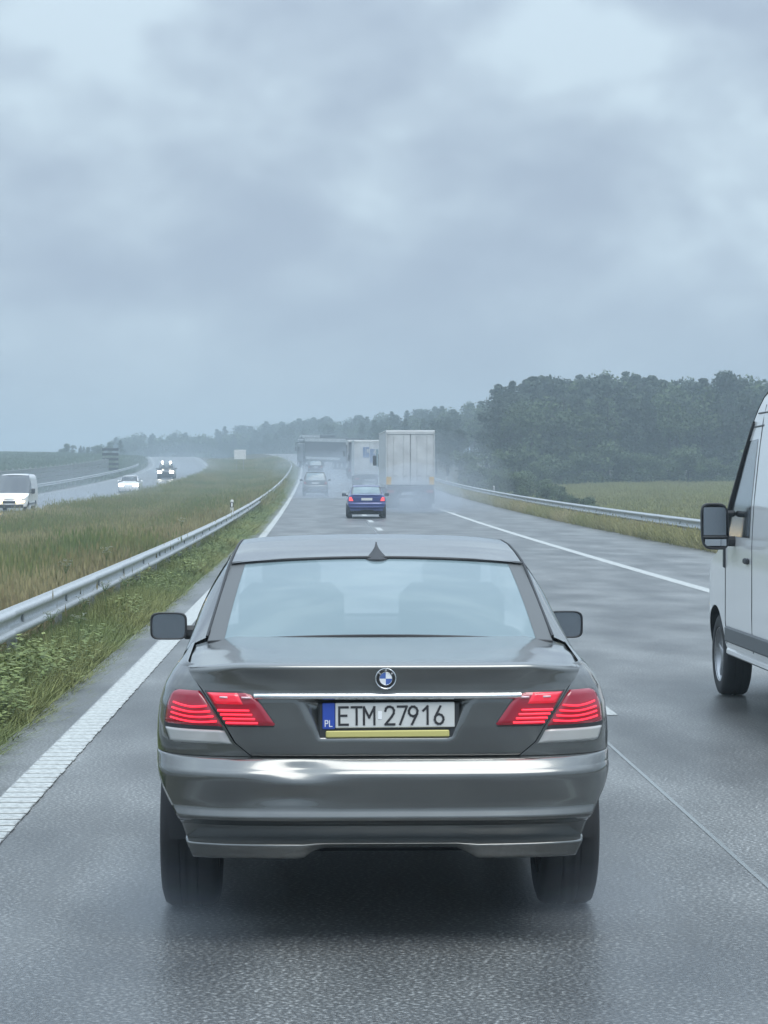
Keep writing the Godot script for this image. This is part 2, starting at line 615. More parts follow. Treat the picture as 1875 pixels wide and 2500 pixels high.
# ==================================================================== trees and plants
# crown made of many small leaf faces spread through lobes
func crown_mesh(kind: int, seed_: int, leaves: int) -> ArrayMesh:
	var r := RandomNumberGenerator.new()
	r.seed = seed_
	var lobes := []
	if kind == 0:      # pine: narrow irregular top above loose tiers
		var n := 15
		for k in n:
			var t := float(k) / (n - 1)
			var y := 0.28 + 0.66 * t
			var rad := (0.19 * pow(1.0 - t, 0.7) + 0.035) * r.randf_range(0.75, 1.2)
			var a := r.randf() * TAU
			var o := rad * r.randf_range(0.2, 0.85) * (1.0 - t * 0.6)
			lobes.append([Vector3(cos(a) * o, y, sin(a) * o), Vector3(rad, rad * 0.55, rad)])
	elif kind == 1:    # broad-leaved: rounded clumps
		for k in 13:
			var a := r.randf() * TAU
			var y := r.randf_range(0.28, 0.86)
			var w := 0.24 * sqrt(maxf(0.05, 1.0 - pow((y - 0.52) / 0.42, 2.0)))
			var o := w * r.randf_range(0.3, 1.0)
			var rad := r.randf_range(0.10, 0.16)
			lobes.append([Vector3(cos(a) * o, y, sin(a) * o), Vector3(rad, rad * 0.8, rad)])
	elif kind == 2:    # scots pine: bare below, flat clumps on top
		for k in 11:
			var a := r.randf() * TAU
			var y := r.randf_range(0.55, 0.95)
			var o := 0.17 * r.randf_range(0.1, 1.0) * (1.25 - y)
			o *= 2.0
			var rad := r.randf_range(0.07, 0.125)
			lobes.append([Vector3(cos(a) * o, y, sin(a) * o), Vector3(rad, rad * 0.6, rad)])
	else:              # bush: wide and low, leaves to the ground
		for k in 14:
			var a := r.randf() * TAU
			var y := r.randf_range(0.12, 0.8)
			var o := 0.42 * r.randf() * (1.1 - y * 0.7)
			var rad := r.randf_range(0.15, 0.24)
			lobes.append([Vector3(cos(a) * o, y, sin(a) * o), Vector3(rad, rad * 0.85, rad)])
	mb()
	var tone := []
	for l in lobes:
		tone.append(r.randf_range(0.7, 1.3))
	var base := [Color(0.034, 0.052, 0.030), Color(0.055, 0.082, 0.030), Color(0.036, 0.056, 0.034), Color(0.062, 0.090, 0.036)]
	for k in leaves:
		var q := r.randi() % lobes.size()
		var l: Array = lobes[q]
		var dir := Vector3(r.randfn(), r.randfn(), r.randfn()).normalized()
		var p: Vector3 = l[0] + dir * l[1] * pow(r.randf(), 0.35) * r.randf_range(0.85, 1.12)
		var s := r.randf_range(0.011, 0.021)
		if kind == 3:
			s *= 1.9
		var u := Vector3(r.randfn(), r.randfn(), r.randfn()).normalized()
		var w := u.cross(dir + Vector3(r.randfn(), r.randfn(), r.randfn()) * 0.5).normalized()
		quad(p - u * s, p + w * s * 0.7, p + u * s, p - w * s * 0.7)
		var c: Color = base[kind] * (tone[q] * r.randf_range(0.75, 1.25))
		for z in 4:
			CC.append(c)
	return mesh()

func trunk_mesh(kind: int, seed_: int) -> ArrayMesh:
	var r := RandomNumberGenerator.new()
	r.seed = seed_
	mb()
	var path := []
	var x := 0.0
	var z := 0.0
	for k in 7:
		path.append(Vector3(x, k / 6.0 * (0.9 if kind != 3 else 0.6), z))
		x += r.randf_range(-0.012, 0.012)
		z += r.randf_range(-0.012, 0.012)
	tube(path, 0.019, 0.004, 7)
	for k in 8:
		var t := r.randf_range(0.3, 0.8) * (0.9 if kind != 3 else 0.5)
		var a := r.randf() * TAU
		var st := Vector3(0, t, 0)
		tube([st, st + Vector3(cos(a) * 0.06, 0.03, sin(a) * 0.06), st + Vector3(cos(a) * 0.13, 0.08, sin(a) * 0.13)], 0.007, 0.002, 5)
	return mesh()

func forest() -> void:
	var crowns := []
	var trunks := []
	for kind in 4:
		crowns.append([])
		trunks.append([])
		for v in 3:
			crowns[kind].append(crown_mesh(kind, 100 + kind * 10 + v, 1900))
			trunks[kind].append(trunk_mesh(kind, 300 + kind * 10 + v))
	var r := RandomNumberGenerator.new()
	r.seed = 5
	# tree-top line of the wood: bearing (metres aside per metre ahead) against slope of the top
	var tops := [[-0.118, 0.0150], [-0.104, 0.0160], [-0.09, 0.0205], [-0.074, 0.0225], [-0.055, 0.0235], [-0.04, 0.0250], [-0.02, 0.0275], [0.0, 0.0295], [0.02, 0.0300], [0.035, 0.0325], [0.05, 0.0335], [0.062, 0.0345], [0.070, 0.0360], [0.074, 0.0420], [0.085, 0.0445], [0.10, 0.0475], [0.125, 0.0482], [0.15, 0.0490], [0.185, 0.0480], [0.25, 0.047], [0.4, 0.045]]
	var kinds := ["pine_tree", "broadleaf_tree", "pine_tree", "bush"]
	var add := func(d: float, x: float, kind: int, height: float, label: String, group: String) -> void:
		var g := ground(x, d) - 0.1
		var t := thing(kinds[kind], label, "bush" if kind == 3 else "tree", Vector3(x, g, -d), Vector3(0, r.randf() * TAU, 0), group)
		var v := r.randi() % 3
		var wide := r.randf_range(0.85, 1.2)
		t.scale = Vector3(height * wide, height, height * wide)
		if kind == 3:
			t.scale = Vector3(height * 1.1, height, height * 1.1)
		place("trunk", trunks[kind][v], M.bark, t)
		place("crown", crowns[kind][v], M.leaf, t)
	# the wood to the right, nearest part
	for row in 5:
		var n := 30 - row
		for k in n:
			var d := 232.0 + row * 11.0 + r.randf_range(-4, 4)
			var b := lerpf(0.0755, 0.225, (k + 0.5 + r.randf_range(-0.35, 0.35)) / n)
			var x := b * d
			var top := CAM_H + cv(tops, b) * d
			var full := top - ground(x, d)
			var kind := 0 if r.randf() < 0.55 else (2 if r.randf() < 0.65 else 1)
			var hgt := full * (r.randf_range(0.58, 0.92) if row < 2 else r.randf_range(0.85, 1.09))
			if row < 2 and r.randf() < 0.35:
				kind = 1
			var part := "at the wood's tall left end" if b < 0.10 else ("midway along the wood" if b < 0.145 else ("just left of the white panel van" if b < 0.182 else "hidden mostly by the white panel van"))
			var rank := "front rank" if row < 2 else ("middle rank" if row < 3 else "skyline")
			var look: String = ["dark pointed pine", "rounded broad-leaved tree", "flat-topped pine"][kind]
			add.call(d, x, kind, hgt, look + " of the " + rank + ", " + part, "trees of the wood on the right")
	for k in 26:
		var b := lerpf(0.066, 0.21, (k + r.randf()) / 26.0)
		var d := 221.0 + r.randf_range(-6, 5)
		var part := "by the right barrier's far end" if b < 0.10 else ("above the meadow, midway along the wood" if b < 0.15 else "just left of the white van")
		add.call(d, b * d, 3, r.randf_range(2.6, 4.8), "leafy bush at the foot of the wood, " + part, "bushes at the foot of the wood")
	for k in 24:
		var d := lerpf(118.0, 214.0, (k + r.randf()) / 24.0)
		var x := cx(d) + r.randf_range(13.6, 16.5) + 4.0 * r.randf() * (d - 118.0) / 96.0
		var part := "nearest the pale lorry" if d > 190.0 else ("in the middle of its row" if d > 165.0 else "nearest the open meadow")
		add.call(d, x, 3, r.randf_range(0.75, 1.15) * lerpf(0.7, 3.4, (d - 118.0) / 96.0), "low leafy bush close behind the right crash barrier, " + part, "bushes behind the right crash barrier")
	# the wood goes on behind the lorries and round the bend
	for row in 5:
		var n := 42
		for k in n:
			var t := (k + r.randf()) / n
			var d := lerpf(255.0, 690.0, pow(t, 0.95)) + row * 8.0
			var off := 17.0 + row * 5.0 + r.randf_range(-2, 2)
			var x := cx(d) + off
			var b := x / d
			if b > 0.0735:
				continue
			var top := CAM_H + cv(tops, b) * d
			var hgt := maxf(4.0, top - ground(x, d)) * (r.randf_range(0.88, 1.06) if row > 1 else r.randf_range(0.55, 0.95))
			var kind: int = [0, 1, 2, 0][r.randi() % 4]
			var where := "right of the pale box lorry" if b > 0.05 else ("above the two white lorries" if b > 0.014 else ("above the dark curtain-sided lorry at the bend" if b > -0.012 else "left of the lorries, round the small pale board"))
			var look: String = ["pointed pine", "broad-leaved tree", "flat-topped pine"][kind]
			add.call(d, x, kind, hgt, look + " of the hazy far treeline " + where, "trees of the far treeline")
	for row in 3:
		for k in 22:
			var b := lerpf(-0.114, -0.030, (k + r.randf()) / 22.0)
			var d := 445.0 + row * 45.0 + r.randf_range(-12, 12)
			var x := b * d
			if x > cx(d) - 27.0:
				d = 640.0 + row * 20.0
				x = b * d
			var hgt := maxf(2.5, CAM_H + cv(tops, b) * d - ground(x, d)) * r.randf_range(0.75, 1.08)
			var kind := 3 if k % 4 == 0 else (1 if k % 2 else 0)
			var where := "at its low left end" if b < -0.09 else ("above the oncoming lamps" if b < -0.055 else "left of the small pale board")
			add.call(d, x, kind, hgt, ["pointed hazy tree", "rounded hazy tree", "", "hazy thicket"][kind] + " on the ridge beyond the oncoming lanes, " + where, "hazy trees on the ridge at the left")

func tuft_mesh(seed_: int, blades: int, spread: float, wide: float, lean: float, heads: bool) -> ArrayMesh:
	var r := RandomNumberGenerator.new()
	r.seed = seed_
	mb()
	for k in blades:
		var a := r.randf() * TAU
		var o := Vector3(cos(a), 0, sin(a)) * spread * sqrt(r.randf())
		var h := r.randf_range(0.5, 1.0)
		var b := r.randf() * TAU
		var side := Vector3(cos(b), 0, sin(b)) * wide * 0.5
		var bend := Vector3(-sin(b), 0, cos(b)) * lean * r.randf_range(-1, 1) + o * 0.6
		var mid := o + Vector3(0, h * 0.55, 0) + bend * 0.3
		var tip := o + Vector3(0, h, 0) + bend
		var n := V.size()
		V.append_array(PackedVector3Array([o - side, o + side, mid - side * 0.8, mid + side * 0.8, tip]))
		I.append_array(PackedInt32Array([n, n + 1, n + 3, n, n + 3, n + 2, n + 2, n + 3, n + 4]))
		var t := r.randf_range(0.8, 1.2)
		for z in 5:
			CC.append(Color(t, t, t))
		if heads and k % 2 == 0:
			var m := V.size()
			var s2 := side.normalized() * 0.011
			V.append_array(PackedVector3Array([tip - Vector3(0, 0.1, 0), tip - s2 - Vector3(0, 0.04, 0), tip + Vector3(0, 0.05, 0), tip + s2 - Vector3(0, 0.04, 0)]))
			I.append_array(PackedInt32Array([m, m + 1, m + 2, m, m + 2, m + 3]))
			for z in 4:
				CC.append(Color(1.5, 1.25, 1.0))
	return mesh()

# a weed: stems with many small leaves
func weed_mesh(seed_: int) -> ArrayMesh:
	var r := RandomNumberGenerator.new()
	r.seed = seed_
	mb()
	for k in 7:
		var a := r.randf() * TAU
		var foot := Vector3(cos(a), 0, sin(a)) * 0.10 * r.randf()
		var tip := foot * 2.4 + Vector3(0, r.randf_range(0.6, 1.0), 0)
		for n in 11:
			var p := foot.lerp(tip, r.randf_range(0.1, 1.0))
			var b := r.randf() * TAU
			var u := Vector3(cos(b), r.randf_range(-0.4, 0.9), sin(b)) * r.randf_range(0.035, 0.075)
			var w := Vector3(-sin(b), 0.25, cos(b)) * r.randf_range(0.010, 0.022)
			quad(p, p + u * 0.5 + w, p + u, p + u * 0.5 - w)
			var t := r.randf_range(0.7, 1.25)
			for z in 4:
				CC.append(Color(t, t, t))
	return mesh()

func scatter(called: String, label: String, me: Mesh, spots: Array) -> void:
	var mm := MultiMesh.new()
	mm.transform_format = MultiMesh.TRANSFORM_3D
	mm.use_colors = true
	mm.mesh = me
	mm.instance_count = spots.size()
	for k in spots.size():
		mm.set_instance_transform(k, spots[k][0])
		mm.set_instance_color(k, spots[k][1])
	var o := MultiMeshInstance3D.new()
	o.name = called
	o.multimesh = mm
	o.material_override = M.leaf
	add_child(o, true)
	o.set_meta("kind", "stuff")
	tag(o, label, "grass")

func spot(r: RandomNumberGenerator, x: float, d: float, h: float, wide: float, c: Color) -> Array:
	var b := Basis(Vector3.UP, r.randf() * TAU).scaled(Vector3(wide, h, wide))
	return [Transform3D(b, Vector3(x, ground(x, d) - 0.03, -d)), c * r.randf_range(0.8, 1.2)]

func grass() -> void:
	var r := RandomNumberGenerator.new()
	r.seed = 77
	var patch := FastNoiseLite.new()
	patch.seed = 4
	patch.frequency = 0.12
	var green := Color(0.125, 0.175, 0.055)
	var yellow := Color(0.22, 0.225, 0.075)
	var olive := Color(0.235, 0.225, 0.088)
	var brown := Color(0.235, 0.19, 0.10)
	var straw := Color(0.36, 0.31, 0.17)
	var lush := tuft_mesh(1, 22, 0.16, 0.011, 0.35, false)
	var seedy := tuft_mesh(2, 20, 0.18, 0.012, 0.28, true)
	var coarse := tuft_mesh(3, 16, 0.3, 0.035, 0.3, true)
	# verge between the edge of the asphalt and the barrier
	var s := []
	for k in 15000:
		var d := 11.0 + 300.0 * pow(r.randf(), 2.6)
		var x := cx(d) + lerpf(-3.5, -2.08, r.randf())
		var off := x - cx(d)
		var q := patch.get_noise_2d(x * 4.0, d)
		var tall := lerpf(0.42, 0.16, smoothstep(-2.75, -2.1, off)) * (1.0 + 0.5 * q) * (1.0 if off < -2.2 else 0.6)
		s.append(spot(r, x, d, tall, 0.9 if d < 60 else 1.8, green.lerp(yellow, clampf(q + 0.2 + 0.35 * smoothstep(-2.7, -2.2, off), 0, 1))))
	scatter("verge_grass", "green grass and weeds growing between the edge line and the left crash barrier", lush, s)
	var leafy := weed_mesh(5)
	s = []
	for k in 2600:
		var d := 12.0 + 90.0 * pow(r.randf(), 1.8)
		var x := cx(d) + lerpf(-3.5, -2.35, pow(r.randf(), 1.3))
		var q := patch.get_noise_2d(x * 5.0 + 50.0, d * 1.5)
		if q < -0.12:
			continue
		s.append(spot(r, x, d, r.randf_range(0.20, 0.46) * (1.0 + q), r.randf_range(0.7, 1.3), Color(0.145, 0.195, 0.055).lerp(Color(0.26, 0.30, 0.10), r.randf() * 0.7)))
	scatter("weeds", "bright leafy weeds crowding the foot of the left crash barrier", leafy, s)
	# median behind the barrier
	s = []
	for k in 26000:
		var d := 14.0 + 130.0 * pow(r.randf(), 1.5)
		var x := cx(d) + lerpf(-13.9, -3.35, r.randf())
		var q := patch.get_noise_2d(x * 2.0, d * 0.6)
		var near: float = smoothstep(-9.0, -3.4, x - cx(d))
		var c := olive.lerp(green, clampf(q * 1.2 + 0.25, 0, 1)).lerp(brown, clampf(-q * 1.6 + 0.12 + 0.28 * near, 0, 0.9)).lerp(straw, clampf(patch.get_noise_2d(x * 1.3 + 90.0, d * 0.35) * 1.8, 0, 0.65))
		s.append(spot(r, x, d, r.randf_range(0.55, 1.1) * (1.0 + 0.4 * q), 1.5, c))
	scatter("median_grass", "tall brownish seeding grass in the median behind the left crash barrier", seedy, s)
	s = []
	for k in 17000:
		var d := 120.0 + 250.0 * pow(r.randf(), 1.2)
		var x := cx(d) + lerpf(-14.0, -2.9, r.randf())
		var q := patch.get_noise_2d(x * 2.0, d * 0.4)
		s.append(spot(r, x, d, r.randf_range(0.5, 1.0), 1.6, olive.lerp(green, clampf(q + 0.3, 0, 1)).lerp(straw, clampf(-q * 0.8, 0, 0.5))))
	scatter("far_median_grass", "olive grass of the median climbing towards the bend", coarse, s)
	# right-hand side
	s = []
	for k in 14000:
		var d := 30.0 + 220.0 * pow(r.randf(), 1.25)
		var x := cx(d) + lerpf(9.85, 11.9, r.randf())
		var q := patch.get_noise_2d(x * 3.0, d * 0.5)
		s.append(spot(r, x, d, r.randf_range(0.3, 0.62), 1.3, straw.lerp(yellow, clampf(q + 0.35, 0, 1))))
	scatter("dry_grass", "dry straw-coloured grass at the foot of the right crash barrier", seedy, s)
	s = []
	for k in 22000:
		var d := 45.0 + 190.0 * pow(r.randf(), 0.8)
		var x := cx(d) + lerpf(11.8, 44.0, r.randf())
		var q := patch.get_noise_2d(x, d * 0.3)
		s.append(spot(r, x, d, r.randf_range(0.4, 0.75), 2.0, olive.lerp(yellow, clampf(q * 0.8 + 0.5, 0, 1))))
	scatter("meadow_grass", "yellowish meadow between the right crash barrier and the wood", coarse, s)
	s = []
	for k in 9000:
		var d := 110.0 + 330.0 * pow(r.randf(), 0.9)
		var x := cx(d) + lerpf(-75.0, -24.2, r.randf())
		s.append(spot(r, x, d, r.randf_range(0.3, 0.6), 2.6, Color(0.10, 0.14, 0.085)))
	scatter("field_grass", "dull green field rising left of the oncoming carriageway", coarse, s)
	# white umbels beside the barrier
	var where := [[-2.62, 22.6, 0.62, "tallest, nearest the frame's left edge"], [-2.50, 23.4, 0.52, "beside the tallest, a little further on"], [-2.70, 26.0, 0.60, "a car length behind the nearest ones"], [-2.66, 28.6, 0.66, "left of the grey saloon's door mirror"], [-2.58, 30.4, 0.62, "just past the saloon's door mirror"], [-3.4, 31.0, 0.98, "standing above the rail's top edge, nearest of these"], [-3.3, 35.5, 1.0, "standing above the rail's top edge, middle of these"], [-3.35, 56.0, 1.1, "standing above the rail's top edge, farthest of these"]]
	for w in where:
		var x: float = w[0]
		var d: float = w[1]
		var h: float = w[2]
		var t := thing("wildflower", "white umbel by the left crash barrier, " + w[3], "flower", Vector3(x, ground(x, d), -d), Vector3.ZERO, "white umbels by the left barrier")
		mb()
		var top := Vector3(0.04 * sin(d * 3.0), h * 0.8, 0.03 * cos(d))
		tube([Vector3.ZERO, top * 0.5 + Vector3(0.01, 0, 0), top], 0.006, 0.004, 5)
		var heads := []
		for k in 9:
			var a := TAU * k / 9.0 + d
			var p := top + Vector3(cos(a) * 0.07, h * 0.2 - 0.02 * (k % 3), sin(a) * 0.07) * (0.4 + 0.6 * float(k % 2 + 1) / 2.0)
			tube([top, p], 0.003, 0.002, 4)
			heads.append(p)
		put("stem", M.stem, t)
		mb()
		for p in heads:
			for k in 9:
				var q: Vector3 = p + Vector3(r.randf_range(-0.028, 0.028), r.randf_range(-0.006, 0.01), r.randf_range(-0.028, 0.028))
				var s3 := 0.009
				quad(q + Vector3(-s3, 0, 0), q + Vector3(0, 0.003, s3), q + Vector3(s3, 0, 0), q + Vector3(0, -0.003, -s3))
		put("flower_head", M.petal, t)

# ==================================================================== cars
# A car lies along -z from its rear bumper: s is metres ahead of the bumper, x to the right.
# P holds the outline of the car being built.
func plan(q: float) -> float:
	return P.L * (1.0 - pow(maxf(0.0, 1.0 - pow(q, P.n)), 1.0 / P.n))

func dent(x: float, y: float) -> float:
	if not P.has("dent") or y > 0.737:
		return 0.0
	var a := pow((x + 0.33) / 0.115, 2.0)
	return 0.021 * exp(-a - pow((y - 0.69) / 0.034, 2.0)) - 0.005 * exp(-pow((x + 0.30) / 0.14, 2.0) - pow((y - 0.635) / 0.022, 2.0)) + 0.014 * exp(-pow((x + 0.36) / 0.13, 2.0) - pow((y - 0.595) / 0.030, 2.0))

func rear_at(x: float, y: float, which: String) -> Vector3:
	var w := cv(P.w, y)
	return Vector3(x, y, -(cv(P[which], y) + plan(minf(absf(x) / w, 0.9995)) + recess(x, y, which) + (dent(x, y) if which == "sb" else 0.0)))

func recess(x: float, y: float, which: String) -> float:
	if which != "st" or not P.has("recess"):
		return 0.0
	var hw := lerpf(0.255, 0.335, (y - 0.795) / 0.155)
	var inside := minf((hw - absf(x)) * 0.9, minf(y - 0.795, (0.962 - y) * 2.0))
	return 0.036 * smoothstep(0.0, 0.055, inside)

func rear_pt(x: float, y: float, which: String, off: float) -> Vector3:
	var b := rear_at(x, y, which)
	var e := 0.004
	var sx := -1.0 if x > 0 else 1.0
	var tx := (rear_at(x + e * sx, y, which) - b) * sx
	var ty := rear_at(x, y + e, which) - b
	return b + tx.cross(ty).normalized() * off

func ratio_to_angle(q: float) -> float:
	return signf(q) * asin(minf(1.0, pow(absf(q), P.n / 2.0)))

func angle_to_ratio(a: float) -> float:
	return signf(a) * pow(absf(sin(a)), 2.0 / P.n)

# a patch lying on the rear of the car between two edges xl(y), xr(y)
func patch(which: String, left: Array, right: Array, y0: float, y1: float, ny: int, nx: int, off: float) -> void:
	var rows := []
	for i in ny + 1:
		var y := lerpf(y0, y1, float(i) / ny)
		var w := cv(P.w, y)
		var a := ratio_to_angle(cv(left, y) / w)
		var b := ratio_to_angle(cv(right, y) / w)
		var row := PackedVector3Array()
		for j in nx + 1:
			var o := off
			if off > 0.0 and (i == 0 or i == ny or j == 0 or j == nx):
				o = -0.004
			var ii := y
			if off > 0.0 and ny > 2:
				ii = y if i > 0 and i < ny else lerpf(y, lerpf(y0, y1, float(clampi(i, 1, ny - 1)) / ny), 0.0)
			row.append(rear_pt(w * angle_to_ratio(lerpf(a, b, float(j) / nx)), ii, which, o))
		rows.append(row)
	grid(rows)

func arch(y: float, ahead: bool, front := false) -> float:
	var c: float = P.af if front else P.ar
	var h := absf(y - P.ay)
	var r: float = P.R
	if y > P.ay and h >= r:
		return c
	var k := sqrt(maxf(0.0, r * r - h * h)) if y > P.ay else r
	return c + k if ahead else c - k

# half of a horizontal outline, from x0 outwards to s_lim
func half(y: float, which: String, x0: float, s_lim: float, na: int, nb: int, sgn: float, front: bool) -> Array:
	var w := cv(P.w, y)
	var s0 := cv(P[which], y)
	var c := clampf(1.0 - (s_lim - s0) / P.L, 0.0, 1.0)
	var fe := acos(pow(c, P.n / 2.0))
	var out := []
	var xm := 0.7 * w
	if na > 0:
		for j in na:
			out.append(lerpf(x0, xm, float(j) / na))
	var fs := ratio_to_angle((x0 if na == 0 else maxf(x0, xm)) / w)
	if fe < fs:
		fe = fs
	for j in nb + 1:
		out.append(w * angle_to_ratio(lerpf(fs, fe, float(j) / nb)))
	var pts := []
	for x in out:
		var s := s0 + plan(minf(x / w, 1.0)) + (dent(x * sgn, y) if which == "sb" else 0.0)
		pts.append(Vector3(x * sgn, y, -(P.len - s) if front else -s))
	var last: Vector3 = pts[-1]
	if which == "sb" and y < 0.70:
		pts.append(Vector3(sgn * minf(0.88, absf(last.x) + 0.025), y, -maxf(arch(y, false), -last.z)))
	else:
		pts.append(Vector3(last.x, y, -(P.len - maxf(s_lim, P.len + last.z)) if front else -maxf(s_lim, -last.z)))
	return pts

func full(y: float, which: String, s_lim: float, front: bool) -> PackedVector3Array:
	var a := half(y, which, 0.0, s_lim, 16, 12, -1.0, front)
	var b := half(y, which, 0.0, s_lim, 16, 12, 1.0, front)
	a.reverse()
	a.pop_back()
	return PackedVector3Array(a + b)

func loft(which: String, ys: Array, front := false) -> void:
	var rows := []
	for y in ys:
		var lim: float = P.len - arch(y, true, true) if front else arch(y, false)
		if not front and y < 0.70:
			lim = minf(lim, cv(P[which], y) + plan(cv(P.xe, y) / cv(P.w, y)))
		rows.append(full(y, which, lim, front))
	grid(rows)

func span(a: float, b: float, n: int) -> Array:
	var out := []
	for k in n + 1:
		out.append(lerpf(a, b, float(k) / n))
	return out

func section(s: float, f: float, sgn: float, off := 0.0) -> Vector3:
	var rx := cv(P.rail, s, 1)
	var ry := cv(P.rail, s, 2)
	var bx := cv(P.w, P.belt)
	var by: float = P.belt
	var k := clampf((ry - by) / 0.42, 0.0, 1.0)
	var c := Vector2(bx - 0.03 * k, by + 0.52 * (ry - by))
	var p := Vector2(bx, by) * (1 - f) * (1 - f) + c * 2.0 * f * (1 - f) + Vector2(rx, ry) * f * f
	var t := ((c - Vector2(bx, by)) * (1 - f) + (Vector2(rx, ry) - c) * f).normalized()
	p += Vector2(t.y, -t.x) * off
	return Vector3(p.x * sgn, p.y, -s)

func side_patch(sgn: float, f0: float, f1: float, a0: float, a1: float, b0: float, b1: float, off: float) -> void:
	var rows := []
	for i in 9:
		var f := lerpf(f0, f1, i / 8.0)
		var row := PackedVector3Array()
		for j in 11:
			row.append(section(lerpf(lerpf(a0, a1, i / 8.0), lerpf(b0, b1, i / 8.0), j / 10.0), f, sgn, off))
		rows.append(row)
	grid(rows)

func screen(base: Array, top: Array, bow: float, bulge: float, u0: float, u1: float, off: float, sag := 0.026) -> void:
	var rows := []
	for i in 13:
		var f := i / 12.0
		var row := PackedVector3Array()
		for j in 25:
			var u := lerpf(u0, u1, j / 24.0)
			var x: float = lerpf(base[2], top[2], f) * u
			var y: float = lerpf(base[1], top[1], f) - sag * u * u
			var s: float = lerpf(base[0], top[0], f) + bow * u * u * (1.0 - 0.4 * f)
			var up := Vector2(top[1] - base[1], top[0] - base[0]).normalized()
			var b := bulge * sin(PI * f) * (1.0 - 0.6 * u * u) + off
			row.append(Vector3(x, y + absf(up.y) * b, -s + up.x * b * signf(top[0] - base[0])))
		rows.append(row)
	grid(rows)

func shared_meshes() -> void:
	mb()
	var r := 0.345
	var w := 0.118
	lathe([[0.22, -w * 0.85], [0.245, -w], [r - 0.05, -w], [r - 0.015, -w * 0.9], [r - 0.003, -w * 0.72], [r, -w * 0.35], [r - 0.007, -w * 0.33], [r - 0.007, -w * 0.27], [r, -w * 0.25], [r, -0.012], [r - 0.007, -0.01], [r - 0.007, 0.01], [r, 0.012], [r, w * 0.25], [r - 0.007, w * 0.27], [r - 0.007, w * 0.33], [r, w * 0.35], [r - 0.003, w * 0.72], [r - 0.015, w * 0.9], [r - 0.05, w], [0.245, w], [0.22, w * 0.85]], 44)
	tyre_mesh = mesh()
	mb()
	lathe([[0.222, -w * 0.9], [0.236, w * 0.85], [0.226, w * 0.93], [0.215, w * 0.7], [0.20, w * 0.2], [0.05, w * 0.1], [0.0, w * 0.1]], 30)
	for k in 5:
		var a := TAU * k / 5.0
		box(Vector3(0.125, w * 0.55, 0), Vector3(0.19, 0.035, 0.055), 0.008, Transform3D(Basis(Vector3.UP, a), Vector3.ZERO))
	lathe([[0.06, w * 0.3], [0.06, w * 0.66], [0.04, w * 0.74], [0.0, w * 0.74]], 16)
	rim_mesh = mesh()

func wheel(root: Node3D, x: float, s: float, k := 1.0, y := -1.0) -> void:
	var o := Node3D.new()
	o.name = "wheel"
	root.add_child(o, true)
	o.position = Vector3(x, 0.345 * k if y < 0 else y, -s)
	o.rotation.z = -PI / 2 if x > 0 else PI / 2
	o.scale = Vector3(k, k, k)
	place("tyre", tyre_mesh, M.rubber, o)
	place("rim", rim_mesh, M.alloy, o)

